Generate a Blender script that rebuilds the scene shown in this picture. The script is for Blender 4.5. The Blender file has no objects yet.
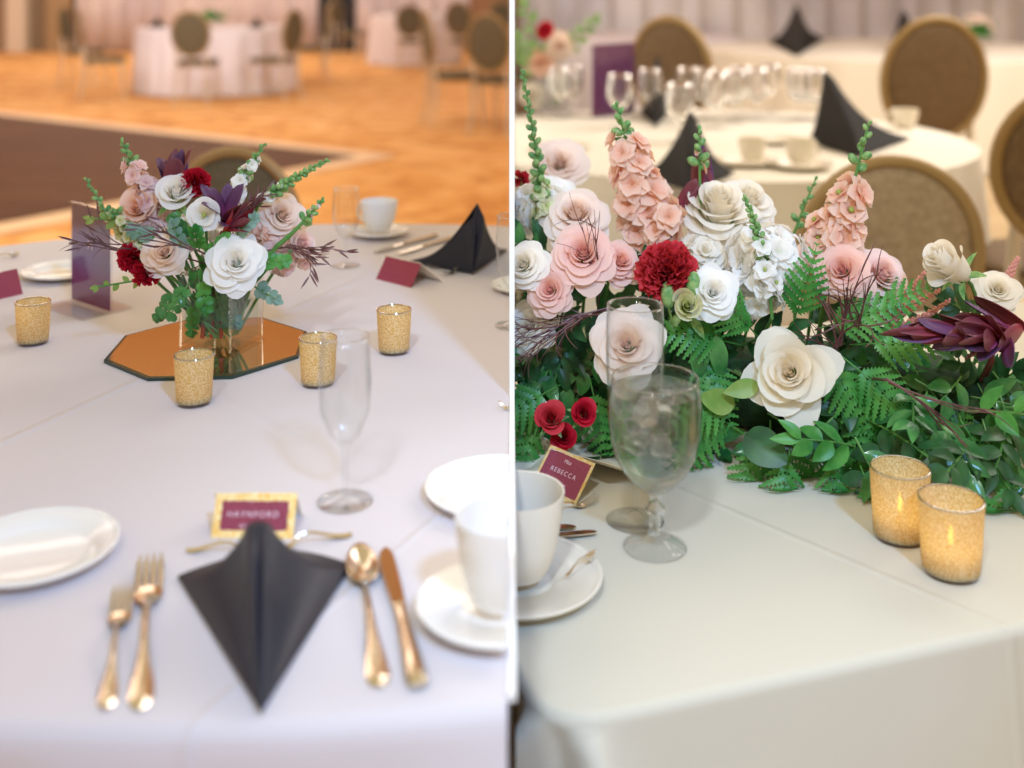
import bpy, bmesh, math, random
from mathutils import Vector, Matrix, noise
PI = math.pi
F, HC, YH = 1150.0, 1.30, -20.0          # focal length in pixels, eye height, horizon row
ZL, ZR = 0.83, 0.72                       # table tops
RZ = random.Random(7)
sc = bpy.context.scene
COL = sc.collection
ORG = {}
V = Vector
def px(x, y, Y): return V(((x-512)/F*Y, Y, HC-(y-YH)/F*Y))
def onz(x, y, z):
    Y = (HC-z)*F/(y-YH); return V(((x-512)/F*Y, Y, z))
def TL(x, y, dz=0): return onz(x, y, ZL+dz)
def TR(x, y, dz=0): return onz(x, y, ZR+dz)

# ------------------------------------------------------------------ mesh collector
class M:
    def __init__(s): s.v=[]; s.f=[]; s.g=[]; s.mi=[]
    def add(s, vs, fs, g=None, mi=0, T=None):
        o=len(s.v)
        for i,p in enumerate(vs):
            p=V(p)
            if T is not None: p=T@p
            s.v.append(p); s.g.append(g[i] if g else 0.0)
        for f in fs: s.f.append([a+o for a in f]); s.mi.append(mi)
        return s
    def grid(s, fn, nu, nv, g=None, mi=0, T=None, wrap=False):
        vs=[];gg=[];fs=[]
        for j in range(nv+1):
            for i in range(nu+(0 if wrap else 1)):
                u=i/nu; v=j/nv
                vs.append(fn(u,v)); gg.append(g(u,v) if g else v)
        w=nu if wrap else nu+1
        for j in range(nv):
            for i in range(nu):
                a=j*w+i; b=j*w+(i+1)%w
                fs.append([a,b,b+w,a+w])
        return s.add(vs,fs,gg,mi,T)
    def lathe(s, prof, n=40, c=(0,0,0), mi=0, T=None, cap=True):
        c=V(c); vs=[];fs=[];k=len(prof)
        for r,z in prof:
            for i in range(n):
                a=2*PI*i/n; vs.append(c+V((r*math.cos(a), r*math.sin(a), z)))
        for j in range(k-1):
            for i in range(n):
                a=j*n+i;b=j*n+(i+1)%n; fs.append([a,b,b+n,a+n])
        if cap:
            fs.append([i for i in range(n)][::-1]); fs.append([(k-1)*n+i for i in range(n)])
        return s.add(vs,fs,None,mi,T)
    def tube(s, pts, rad, n=8, mi=0, T=None, flat=1.0, up=None, gv=None):
        pts=[V(p) for p in pts]; k=len(pts)
        if not hasattr(rad,'__len__'): rad=[rad]*k
        vs=[];fs=[];gg=[]
        ref=V(up) if up else V((0,0,1))
        prev=None
        for j,p in enumerate(pts):
            d=(pts[min(j+1,k-1)]-pts[max(j-1,0)]).normalized()
            if prev is None:
                if abs(d.dot(ref))>.95: ref=V((1,0,0))
                a=ref.cross(d).normalized()
            else: a=(prev-d*prev.dot(d)).normalized()
            prev=a; b=d.cross(a)
            for i in range(n):
                t=2*PI*i/n; vs.append(p+a*math.cos(t)*rad[j]+b*math.sin(t)*rad[j]*flat); gg.append(gv if gv is not None else j/(k-1))
        for j in range(k-1):
            for i in range(n):
                a=j*n+i;b=j*n+(i+1)%n; fs.append([a,b,b+n,a+n])
        fs.append(list(range(n))[::-1]); fs.append([(k-1)*n+i for i in range(n)])
        return s.add(vs,fs,gg,mi,T)
    def box(s, a, b, T=None, mi=0):
        x0,y0,z0=a; x1,y1,z1=b
        vs=[(x0,y0,z0),(x1,y0,z0),(x1,y1,z0),(x0,y1,z0),(x0,y0,z1),(x1,y0,z1),(x1,y1,z1),(x0,y1,z1)]
        return s.add(vs,[[3,2,1,0],[4,5,6,7],[0,1,5,4],[1,2,6,5],[2,3,7,6],[3,0,4,7]],None,mi,T)
    def prism(s, poly, z0, z1, T=None, mi=0):
        n=len(poly); vs=[(p[0],p[1],z0) for p in poly]+[(p[0],p[1],z1) for p in poly]
        fs=[list(range(n))[::-1],[n+i for i in range(n)]]+[[i,(i+1)%n,(i+1)%n+n,i+n] for i in range(n)]
        return s.add(vs,fs,None,mi,T)
    def ball(s, c, r, nu=10, nv=7, T=None, mi=0, g=0.0, d=None, el=1.0):
        R = Z(d) if d is not None else Matrix.Identity(4)
        vs=[];fs=[]
        for j in range(nv+1):
            ph=PI*j/nv
            for i in range(nu):
                a=2*PI*i/nu
                q=R@V((r*math.sin(ph)*math.cos(a), r*math.sin(ph)*math.sin(a), -r*el*math.cos(ph)))
                vs.append(V(c)+q)
        for j in range(nv):
            for i in range(nu):
                a=j*nu+i;b=j*nu+(i+1)%nu; fs.append([a,b,b+nu,a+nu])
        return s.add(vs,fs,[g]*len(vs),mi,T)
    def build(s, name, mat, parent=None, smooth=True, cut=0, cap=False, solid=0, bevel=0, sharp=40, wide=.0031, zmin=None):
        org = ORG.get(parent.name, V()) if parent else V()
        me=bpy.data.meshes.new(name)
        if zmin is not None:
            for q in s.v:
                if q.z<zmin: q.z=zmin+.0035*(1-math.exp(-(zmin-q.z)*30))
        me.from_pydata([tuple(p-org) for p in s.v],[],s.f)
        at=me.attributes.new('grad','FLOAT','POINT'); at.data.foreach_set('value',s.g)
        mats = mat if isinstance(mat,(list,tuple)) else [mat]
        for m in mats: me.materials.append(m)
        me.polygons.foreach_set('material_index', s.mi)
        bm=bmesh.new(); bm.from_mesh(me)
        bmesh.ops.remove_doubles(bm, verts=bm.verts[:], dist=1e-6)
        if cap or bevel: bmesh.ops.recalc_face_normals(bm, faces=bm.faces[:])
        if bevel: bmesh.ops.bevel(bm, geom=bm.edges[:], offset=bevel, segments=2, affect='EDGES', profile=.7)
        if cut:
            lim = cut*wide-org.x
            if any((v.co.x-lim)*cut < 0 for v in bm.verts):
                r=bmesh.ops.bisect_plane(bm, geom=bm.verts[:]+bm.edges[:]+bm.faces[:], plane_co=(lim,0,0), plane_no=(-cut,0,0), clear_outer=True)
                if cap:
                    ed=[e for e in r['geom_cut'] if isinstance(e,bmesh.types.BMEdge)]
                    try: bmesh.ops.triangle_fill(bm, edges=ed, use_beauty=True)
                    except Exception: pass
        bm.to_mesh(me); bm.free()
        if smooth:
            me.shade_smooth()
            if sharp: me.set_sharp_from_angle(angle=math.radians(sharp))
        o=bpy.data.objects.new(name, me); COL.objects.link(o)
        if solid:
            md=o.modifiers.new('Solidify','SOLIDIFY'); md.thickness=solid; md.offset=0
        if parent: o.parent=parent
        ORG[o.name]=org
        return o
def Z(d):
    d=V(d).normalized(); return d.to_track_quat('Z','Y').to_matrix().to_4x4()
def TR4(p, d=None, s=1, roll=0):
    T=Matrix.Translation(V(p))
    if d is not None: T=T@Z(d)
    if roll: T=T@Matrix.Rotation(roll,4,'Z')
    return T@Matrix.Scale(s,4)
def tag(o, label=None, cat=None, group=None, kind=None):
    if label: o['label']=label
    if cat: o['category']=cat
    if group: o['group']=group
    if kind: o['kind']=kind
    return o
def thing(name, label, cat, loc=(0,0,0), group=None):
    o=bpy.data.objects.new(name,None); COL.objects.link(o); o.location=V(loc); o.empty_display_size=.02
    ORG[o.name]=V(loc); tag(o,label,cat,group); return o
def struct(o): o['kind']='structure'; return o
def copy_tree(o, loc, rz=0, s=1, label=None, group=None):
    c=o.copy(); COL.objects.link(c); c.location=V(loc); c.rotation_euler=(0,0,rz); c.scale=(s,s,s)
    if label: c['label']=label
    if group: c['group']=group
    def rec(a,b):
        for ch in list(a.children):
            if ch==b: continue
            d=ch.copy(); COL.objects.link(d); d.parent=b; rec(ch,d)
    rec(o,c); return c

# ------------------------------------------------------------------ materials
def srgb(c):
    return tuple((x/12.92 if x<=.04045 else ((x+.055)/1.055)**2.4) for x in [v/255 for v in c])+(1,)
def new(name):
    m=bpy.data.materials.new(name); m.use_nodes=True; nt=m.node_tree; nt.nodes.clear()
    out=nt.nodes.new('ShaderNodeOutputMaterial'); return m,nt,out
def N(nt,t,**k):
    n=nt.nodes.new(t)
    for a,b in k.items(): setattr(n,a,b)
    return n
def prin(nt, col, rough=.5, metal=0, **k):
    b=N(nt,'ShaderNodeBsdfPrincipled'); b.inputs['Base Color'].default_value=col
    b.inputs['Roughness'].default_value=rough; b.inputs['Metallic'].default_value=metal
    for a,v in k.items(): b.inputs[a].default_value=v
    return b
def ramp(nt, stops):
    r=N(nt,'ShaderNodeValToRGB'); e=r.color_ramp.elements
    while len(e)<len(stops): e.new(.5)
    for i,(p,c) in enumerate(stops): e[i].position=p; e[i].color=c
    return r
def noise_col(nt, c1, c2, scale, detail=3, lo=.35, hi=.65, coord='Object'):
    tc=N(nt,'ShaderNodeTexCoord'); n=N(nt,'ShaderNodeTexNoise'); n.inputs['Scale'].default_value=scale; n.inputs['Detail'].default_value=detail
    nt.links.new(tc.outputs[coord],n.inputs['Vector'])
    r=ramp(nt,[(lo,c1),(hi,c2)]); nt.links.new(n.outputs['Fac'],r.inputs['Fac']); return r,n
def simple(name, c1, c2=None, scale=40, rough=.5, metal=0, bump=0, bscale=None, **k):
    m,nt,out=new(name); c1=srgb(c1); b=prin(nt,c1,rough,metal,**k)
    if c2:
        r,n=noise_col(nt,c1,srgb(c2),scale); nt.links.new(r.outputs['Color'],b.inputs['Base Color'])
    if bump:
        tc=N(nt,'ShaderNodeTexCoord'); n2=N(nt,'ShaderNodeTexNoise'); n2.inputs['Scale'].default_value=bscale or scale
        nt.links.new(tc.outputs['Object'],n2.inputs['Vector'])
        bp=N(nt,'ShaderNodeBump'); bp.inputs['Strength'].default_value=bump; bp.inputs['Distance'].default_value=.002
        nt.links.new(n2.outputs['Fac'],bp.inputs['Height']); nt.links.new(bp.outputs['Normal'],b.inputs['Normal'])
    nt.links.new(b.outputs[0],out.inputs[0]); return m
def petal(name, base, mid, edge, transl=.42, rough=.6, vein=.0):
    m,nt,out=new(name)
    at=N(nt,'ShaderNodeAttribute',attribute_name='grad')
    r=ramp(nt,[(0,srgb(base)),(.5,srgb(mid)),(.95,srgb(edge))])
    tc=N(nt,'ShaderNodeTexCoord'); n=N(nt,'ShaderNodeTexNoise'); n.inputs['Scale'].default_value=60; nt.links.new(tc.outputs['Object'],n.inputs['Vector'])
    ad=N(nt,'ShaderNodeMath',operation='MULTIPLY_ADD'); ad.inputs[1].default_value=.3; nt.links.new(n.outputs['Fac'],ad.inputs[0])
    sb=N(nt,'ShaderNodeMath',operation='SUBTRACT'); sb.inputs[1].default_value=.15
    nt.links.new(at.outputs['Fac'],ad.inputs[2]); nt.links.new(ad.outputs[0],sb.inputs[0]); nt.links.new(sb.outputs[0],r.inputs['Fac'])
    b=prin(nt,(1,1,1,1),rough); b.inputs['Specular IOR Level'].default_value=.25
    t=N(nt,'ShaderNodeBsdfTranslucent'); mx=N(nt,'ShaderNodeMixShader'); mx.inputs[0].default_value=transl
    nt.links.new(r.outputs[0],b.inputs['Base Color']); nt.links.new(r.outputs[0],t.inputs['Color'])
    bp=N(nt,'ShaderNodeBump'); bp.inputs['Strength'].default_value=.25; bp.inputs['Distance'].default_value=.001
    n2=N(nt,'ShaderNodeTexNoise'); n2.inputs['Scale'].default_value=180; nt.links.new(tc.outputs['Object'],n2.inputs['Vector'])
    nt.links.new(n2.outputs['Fac'],bp.inputs['Height']); nt.links.new(bp.outputs[0],b.inputs['Normal'])
    nt.links.new(b.outputs[0],mx.inputs[1]); nt.links.new(t.outputs[0],mx.inputs[2]); nt.links.new(mx.outputs[0],out.inputs[0]); return m
def leafm(name, c1, c2, rough=.35, transl=.2, scale=25, spec=.5):
    m,nt,out=new(name); r,n=noise_col(nt,srgb(c1),srgb(c2),scale)
    b=prin(nt,(1,1,1,1),rough); b.inputs['Specular IOR Level'].default_value=spec
    t=N(nt,'ShaderNodeBsdfTranslucent'); mx=N(nt,'ShaderNodeMixShader'); mx.inputs[0].default_value=transl
    nt.links.new(r.outputs[0],b.inputs['Base Color']); nt.links.new(r.outputs[0],t.inputs['Color'])
    nt.links.new(b.outputs[0],mx.inputs[1]); nt.links.new(t.outputs[0],mx.inputs[2]); nt.links.new(mx.outputs[0],out.inputs[0]); return m
def glassm(name, mixt=.35, tint=(1,1,1,1), ior=1.45):
    m,nt,out=new(name)
    g=N(nt,'ShaderNodeBsdfGlass'); g.inputs['IOR'].default_value=ior; g.inputs['Roughness'].default_value=0; g.inputs['Color'].default_value=tint
    t=N(nt,'ShaderNodeBsdfTransparent'); t.inputs['Color'].default_value=tint
    mx=N(nt,'ShaderNodeMixShader'); mx.inputs[0].default_value=mixt
    nt.links.new(g.outputs[0],mx.inputs[1]); nt.links.new(t.outputs[0],mx.inputs[2]); nt.links.new(mx.outputs[0],out.inputs[0]); return m
def thinm(name, tint=(.97,.98,.98,1), refl=1.0, rough=.02, ior=1.5):
    m,nt,out=new(name)
    t=N(nt,'ShaderNodeBsdfTransparent'); t.inputs['Color'].default_value=tint
    g=N(nt,'ShaderNodeBsdfGlossy'); g.inputs['Roughness'].default_value=rough
    fr=N(nt,'ShaderNodeLayerWeight'); fr.inputs['Blend'].default_value=.5
    pw=N(nt,'ShaderNodeMath',operation='POWER'); pw.inputs[1].default_value=3.2; nt.links.new(fr.outputs['Facing'],pw.inputs[0])
    mu=N(nt,'ShaderNodeMath',operation='MULTIPLY_ADD'); mu.inputs[1].default_value=.7*refl; mu.inputs[2].default_value=.035*refl*(ior-1)*2; mu.use_clamp=True
    mx=N(nt,'ShaderNodeMixShader'); nt.links.new(pw.outputs[0],mu.inputs[0]); nt.links.new(mu.outputs[0],mx.inputs[0])
    nt.links.new(t.outputs[0],mx.inputs[1]); nt.links.new(g.outputs[0],mx.inputs[2]); nt.links.new(mx.outputs[0],out.inputs[0]); return m
def votivem(name, gold, clear, light=(255,246,216)):
    m,nt,out=new(name)
    tc=N(nt,'ShaderNodeTexCoord'); mp=N(nt,'ShaderNodeMapping'); mp.inputs['Scale'].default_value=(1,1,.7); nt.links.new(tc.outputs['Object'],mp.inputs[0])
    n=N(nt,'ShaderNodeTexNoise'); n.inputs['Scale'].default_value=700; n.inputs['Detail'].default_value=4; nt.links.new(mp.outputs[0],n.inputs['Vector'])
    r=ramp(nt,[(.38,srgb(gold)),(.6,srgb(light))]); nt.links.new(n.outputs['Fac'],r.inputs[0])
    b=prin(nt,srgb(gold),.4,.12); nt.links.new(r.outputs[0],b.inputs['Base Color'])
    t=N(nt,'ShaderNodeBsdfTransparent'); t.inputs['Color'].default_value=srgb((250,215,140))
    tl=N(nt,'ShaderNodeBsdfTranslucent'); nt.links.new(r.outputs[0],tl.inputs['Color'])
    m0=N(nt,'ShaderNodeMixShader'); m0.inputs[0].default_value=.55
    nt.links.new(b.outputs[0],m0.inputs[1]); nt.links.new(tl.outputs[0],m0.inputs[2])
    r2=ramp(nt,[(.40,(clear,)*3+(1,)),(.62,(clear*.35,)*3+(1,))]); nt.links.new(n.outputs['Fac'],r2.inputs[0])
    mx=N(nt,'ShaderNodeMixShader'); nt.links.new(r2.outputs[0],mx.inputs[0])
    nt.links.new(m0.outputs[0],mx.inputs[1]); nt.links.new(t.outputs[0],mx.inputs[2]); nt.links.new(mx.outputs[0],out.inputs[0]); return m
def emit(name,c,s):
    m,nt,out=new(name); e=N(nt,'ShaderNodeEmission'); e.inputs[0].default_value=srgb(c); e.inputs[1].default_value=s
    nt.links.new(e.outputs[0],out.inputs[0]); return m
def clothm(name, c, creases, rough=.8, wr=.35):
    """plain woven linen with pressed fold lines; creases = [(x,y,nx,ny,lim)]"""
    m,nt,out=new(name); b=prin(nt,srgb(c),rough); b.inputs['Specular IOR Level'].default_value=.25
    b.inputs['Sheen Weight'].default_value=.15
    geo=N(nt,'ShaderNodeNewGeometry'); tot=None
    def math2(op,a,bv):
        q=N(nt,'ShaderNodeMath',operation=op)
        if hasattr(a,'is_output'): nt.links.new(a,q.inputs[0])
        else: q.inputs[0].default_value=a
        if hasattr(bv,'is_output'): nt.links.new(bv,q.inputs[1])
        else: q.inputs[1].default_value=bv
        return q.outputs[0]
    for (x,y,nx,ny,wd,amp) in creases:
        d=N(nt,'ShaderNodeVectorMath',operation='DOT_PRODUCT'); d.inputs[1].default_value=(nx,ny,0)
        nt.links.new(geo.outputs['Position'],d.inputs[0])
        a=math2('ABSOLUTE', math2('SUBTRACT', d.outputs['Value'], x*nx+y*ny), 0)
        mr=N(nt,'ShaderNodeMapRange',interpolation_type='SMOOTHSTEP'); mr.inputs['From Max'].default_value=wd; mr.inputs['To Min'].default_value=amp; mr.inputs['To Max'].default_value=0
        nt.links.new(a,mr.inputs['Value'])
        tot = mr.outputs[0] if tot is None else math2('ADD',tot,mr.outputs[0])
    n=N(nt,'ShaderNodeTexNoise'); n.inputs['Scale'].default_value=5; n.inputs['Detail'].default_value=2; nt.links.new(geo.outputs['Position'],n.inputs['Vector'])
    h=math2('MULTIPLY',n.outputs['Fac'],wr)
    n3=N(nt,'ShaderNodeTexNoise'); n3.inputs['Scale'].default_value=900; nt.links.new(geo.outputs['Position'],n3.inputs['Vector'])
    h=math2('ADD',h,math2('MULTIPLY',n3.outputs['Fac'],.008))
    if tot is not None: h=math2('ADD',h,tot)
    bp=N(nt,'ShaderNodeBump'); bp.inputs['Strength'].default_value=1; bp.inputs['Distance'].default_value=.02
    nt.links.new(h,bp.inputs['Height']); nt.links.new(bp.outputs[0],b.inputs['Normal'])
    nt.links.new(b.outputs[0],out.inputs[0]); return m
MT={}
MT['clothL']=clothm('white_linen',(216,209,214),[(-.335,1.59,.917,-.399,.010,.10),(-.067,1.0047,.90,-.435,.006,.06),(-.145,1.09,.75,.66,.012,.03)])
MT['clothR']=clothm('ivory_linen',(212,206,190),[(.29,1.2,.741,.671,.008,.06)],wr=.2)
MT['clothB']=simple('pale_linen',(235,228,215),rough=.85)
MT['clothC']=simple('lilac_linen',(232,226,232),rough=.85)
MT['china']=simple('white_china',(242,240,238),rough=.12)
MT['chinaR']=simple('ivory_china',(238,230,216),rough=.15)
MT['napkin']=simple('charcoal_satin',(34,38,54),(29,33,47),300,rough=.48,bump=.15,bscale=700,**{'Specular IOR Level':.4})
MT['black']=simple('black_satin',(9,9,11),rough=.8)
MT['silver']=simple('polished_steel',(225,215,200),rough=.16,metal=1)
MT['mirror']=simple('mirror_glass',(235,225,205),rough=.015,metal=1)
MT['medge']=simple('mirror_edge',(40,60,50),rough=.1)
MT['glass']=glassm('clear_glass',.6)
MT['bglass']=glassm('clear_glass_background',.25)
MT['water']=glassm('water',.55,(.99,1,.99,1),1.33)
def icem():
    m,nt,out=new('ice'); g=N(nt,'ShaderNodeBsdfGlass'); g.inputs['IOR'].default_value=1.27; g.inputs['Roughness'].default_value=.05
    t=N(nt,'ShaderNodeBsdfTranslucent'); t.inputs[0].default_value=(.9,.93,.93,1); tr=N(nt,'ShaderNodeBsdfTransparent')
    a=N(nt,'ShaderNodeMixShader'); a.inputs[0].default_value=.3; b=N(nt,'ShaderNodeMixShader'); b.inputs[0].default_value=.22
    nt.links.new(g.outputs[0],a.inputs[1]); nt.links.new(tr.outputs[0],a.inputs[2]); nt.links.new(a.outputs[0],b.inputs[1]); nt.links.new(t.outputs[0],b.inputs[2]); nt.links.new(b.outputs[0],out.inputs[0]); return m
MT['ice']=icem()
MT['fthin']=thinm('blown_glass',(.985,.99,.99,1),refl=.9)
MT['vrim']=glassm('vase_rim',.35)
MT['thin']=thinm('vase_glass',refl=.9)
MT['acry']=thinm('clear_acrylic',(.97,.97,.98,1),refl=.6)
MT['vgold']=votivem('gold_mercury_glass',(240,216,140),.30)
MT['vgoldlit']=votivem('gold_mercury_glass_lit',(236,210,140),.35)
MT['wax']=simple('white_wax',(250,240,215),rough=.4,**{'Subsurface Weight':.4})
MT['flame']=emit('flame',(255,240,205),12)
MT['wick']=simple('wick',(30,25,20))
MT['p_white']=petal('petal_white',(240,242,214),(254,252,247),(255,254,252))
MT['p_cream']=petal('petal_cream',(244,230,184),(252,245,228),(254,249,240))
MT['p_hero']=petal('petal_ivory',(246,220,158),(253,242,220),(254,247,234))
MT['p_blush']=petal('petal_blush',(242,196,172),(251,228,214),(254,240,230))
MT['p_pink']=petal('petal_pink',(242,160,142),(250,200,190),(253,222,212))
MT['p_peach']=petal('petal_peach',(246,178,130),(252,206,180),(254,226,208))
MT['p_lpink']=petal('petal_pale_pink',(244,190,184),(252,220,216),(254,234,230))
MT['p_red']=petal('petal_red',(110,4,18),(165,12,34),(200,26,52),.15)
MT['p_red2']=petal('petal_scarlet',(130,10,20),(190,30,42),(210,60,70),.2)
MT['p_green']=petal('petal_greenish',(190,205,110),(226,232,170),(240,240,210))
MT['p_burg']=petal('leucadendron_bract',(176,66,84),(142,68,80),(130,78,84),.12,.3)
MT['p_plum']=petal('leucadendron_plum',(180,70,120),(118,72,110),(104,74,106),.12,.4)
MT['p_ruby']=petal('leucadendron_ruby',(210,60,50),(170,35,45),(110,20,40),.15,.4)
MT['gleaf']=leafm('glossy_green_leaf',(34,98,48),(88,152,80),.22,.15)
MT['dleaf']=leafm('dark_green_leaf',(20,66,34),(48,104,54),.42,.1)
MT['fern']=leafm('fern_green',(44,128,50),(104,176,84),.4,.3)
MT['yleaf']=leafm('yellow_green_leaf',(120,160,70),(168,190,110),.45,.3)
MT['euc']=leafm('eucalyptus_leaf',(110,150,130),(150,182,165),.5,.2)
MT['bud']=leafm('green_bud',(96,160,92),(170,205,130),.45,.3,120)
MT['stem']=leafm('green_stem',(70,130,60),(110,160,80),.4,.1)
MT['twig']=leafm('burgundy_twig',(84,46,50),(120,80,78),.45,.05)
MT['moss']=simple('dark_moss',(22,50,26),(40,76,36),60,rough=.9,bump=1)
MT['maroon']=simple('maroon_card',(142,46,72),(152,58,80),300,rough=.6)
MT['maroonR']=simple('rosewood_card',(150,62,80),(158,72,88),300,rough=.6)
MT['goldf']=simple('gold_foil',(246,196,104),(255,232,176),200,rough=.35,metal=.25)
MT['ivory']=simple('ivory_card',(244,236,222),rough=.7)
MT['ink']=simple('white_ink',(235,205,215),rough=.7)
MT['white']=simple('white_panel',(250,250,250),rough=.6)
MT['cfab']=simple('taupe_upholstery',(108,98,76),(88,80,60),120,rough=.8)
MT['cfabP']=simple('pale_upholstery',(168,148,120),(150,130,104),60,rough=.7)
MT['cfabR']=simple('brown_upholstery',(122,98,70),(106,84,60),60,rough=.7)
MT['cgold']=simple('champagne_frame',(160,132,88),rough=.4,metal=.3)
MT['cleg']=simple('pale_metal_leg',(215,205,190),rough=.3,metal=.5)

# ------------------------------------------------------------------ flowers and leaves
LAY=[(.022,.60,2,2.6,0,0,.02),(.075,.605,2,2.0,.02,.005,.05),(.145,.60,3,1.45,.045,.02,.06),(.23,.575,3,1.35,.08,.04,.08),(.34,.52,3,1.3,.12,.07,.10),
     (.46,.43,3,1.25,.17,.10,.12),(.59,.30,4,1.05,.21,.13,.15),(.70,.14,5,.88,.24,.14,.20),(.78,-.04,5,.88,.24,.10,.30)]
HERO=LAY[:5]+[(.50,.42,3,1.25,.16,.09,.22),(.68,.22,3,1.2,.20,.10,.42),(.80,.02,4,1.0,.20,.05,.52)]
def lr(L): return L[-1][0]+L[-1][4]*.95
def rose_mesh(m, T, seed, layers=LAY, zs=1.0, nu=9, nv=7, jit=.06, pt=1.0):
    r=random.Random(seed); ph=r.uniform(0,6.28); nL=len(layers)
    for k,(Rt,Zt,n,W,curl,drop,point) in enumerate(layers):
        ph+=r.uniform(.4,1.0)
        for i in range(n):
            phi=ph+2*PI*i/n+r.uniform(-.12,.12); a=1+r.uniform(-jit,jit); b=r.uniform(-jit,jit)*.5; c1=r.uniform(0,6); tilt=r.uniform(.2,.7)
            Rb=.03+.05*k/nL; Zb=-.22
            def fn(u,v,phi=phi,W=W,a=a,b=b,c1=c1,Rt=Rt,Zt=Zt,curl=curl,drop=drop,point=point,k=k,tilt=tilt,Rb=Rb):
                s=2*u-1; tm=1-point*pt*abs(s)**1.6-.05*abs(s)**6; t=v*tm
                ang=phi+s*W*math.sin(min(1,.3+.9*t)*PI/2)
                q=max(0,t-.62)/.38
                rho=Rb+(Rt*a-Rb)*t**.62+(curl*q*q)*(1+.4*math.sin(s*2+c1))
                rho+=(.030+.03*k/nL)*s*(.3+t)
                z=Zb+(Zt*a+b-Zb)*t**1.15-drop*q*q*(1+.5*math.sin(s*3+c1))+.012*math.sin(s*5+c1)*t*(k>2)
                return V((rho*math.cos(ang),rho*math.sin(ang),z*zs))
            m.grid(fn,12 if k>4 else nu,nv,g=lambda u,v,k=k: min(1,.25+.45*v+.4*k/nL),T=T)
def leaf(m, base, d, n, L, w, bend=.6, fold=.2, nu=4, nv=6, tip=1.0, g0=0, wav=0, round_=False, mi=0, pw=.85):
    base=V(base); d=V(d).normalized(); n=V(n); n=(n-d*n.dot(d))
    if n.length<1e-4: n=d.orthogonal()
    n.normalize(); s=d.cross(n)
    pts=[base.copy()]; ds=[d.copy()]; ns=[n.copy()]; p=base.copy()
    for j in range(nv):
        R=Matrix.Rotation(-bend/nv,3,s); d=R@d; n=R@n
        p=p+d*(L/nv); pts.append(p.copy()); ds.append(d.copy()); ns.append(n.copy())
    def fn(u,v):
        j=int(round(v*nv)); q=2*u-1
        if round_: pr=math.sqrt(max(0,1-(2*min(v,1)-1)**2))**.9
        else: pr=math.sin(PI*min(1,v**(.8*tip)))**pw if 0<v<1 else 0
        pr=max(pr,.03)
        return pts[j]+s*(q*w*.5*pr)+ns[j]*(fold*abs(q)*w*.5*pr+wav*math.sin(v*14+q*2)*w)
    m.grid(fn,nu,nv,g=lambda u,v:min(1,g0+v),mi=mi)
    return pts[-1]
def carnation_mesh(m, c, d, r, seed, n=70):
    rr=random.Random(seed); R=Z(d); c=V(c)
    for i in range(n):
        f=(i+.5)/n; th=math.acos(1-f*1.05); ph=i*2.39996+rr.uniform(-.3,.3)
        dd=V((math.sin(th)*math.cos(ph),math.sin(th)*math.sin(ph),math.cos(th)+.12)).normalized()
        L=r*rr.uniform(.85,1.05); w=r*rr.uniform(.55,.75); roll=rr.uniform(0,6.28)
        t1=dd.orthogonal().normalized(); t1=Matrix.Rotation(roll,3,dd)@t1; t2=dd.cross(t1); p0=rr.uniform(0,6)
        def fn(u,v,dd=dd,t1=t1,t2=t2,L=L,w=w,p0=p0):
            q=2*u-1; vv=v*(1-.14*abs(q)**2+.05*math.sin(u*31+p0))
            p=dd*(L*(.15+.85*vv))+t1*(q*w*.5*vv**.7)+t2*(r*.13*v*v*math.sin(q*5+p0)+r*.04*v*math.sin(q*13+p0))
            return c+(R@V((*p,)))
        m.grid(fn,8,3,g=lambda u,v:v)
def floret_mesh(m, c, d, r, seed, np_=6, layers=2, cup=.5, g0=0.2):
    rr=random.Random(seed); c=V(c); d=V(d).normalized(); o=d.orthogonal().normalized()
    for l in range(layers):
        for i in range(np_-l):
            a=2*PI*i/(np_-l)+l*.6+rr.uniform(-.25,.25)
            side=Matrix.Rotation(a,3,d)@o
            up=cup+.45*l+rr.uniform(-.1,.15)
            dd=side*math.cos(up)+d*math.sin(up)
            leaf(m,c+side*r*.04,dd,d*math.cos(up)-side*math.sin(up),r*(1-.22*l)*rr.uniform(.9,1.1),r*rr.uniform(.8,1.0),bend=rr.uniform(.3,1.0),fold=rr.uniform(.05,.35),nu=4,nv=4,tip=1.35,wav=.05,g0=g0)
def bez(p0,p1,p2,t): return p0*(1-t)**2+p1*2*t*(1-t)+p2*t*t
def bpts(p0,p1,p2,n=8): return [bez(V(p0),V(p1),V(p2),i/n) for i in range(n+1)]
SEED=[100]
def nx(): SEED[0]+=1; return SEED[0]

def rose(label, p, d, r, mat, stem=None, kind='rose', layers=LAY, zs=1.0, cut=0, group=None, pt=1.0, name='rose', sepal=True):
    t=thing(name,label,kind,p,group); m=M(); r=r/lr(layers); rose_mesh(m,TR4(p,d,r),nx(),layers,zs,pt=pt); m.build('bloom',mat,t,cut=cut,sharp=0)
    D=V(d).normalized(); b=V(p)-D*r*.2
    if sepal:
        q=M(); q.ball(b,r*.17,d=D,el=1.2)
        o=D.orthogonal()
        for i in range(5):
            s=Matrix.Rotation(i*1.257,3,D)@o
            leaf(q,b+s*r*.1,s*.9+D*.4,D-s*.4,r*.6,r*.2,bend=.7)
        q.build('calyx',MT['bud'],t,cut=cut)
    if stem is not None:
        s=M(); s.tube(bpts(b,b-D*r*1.6,stem,8),.0022 if r>.02 else .0016,n=6); s.build('stem',MT['stem'],t,cut=cut)
    return t
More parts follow.
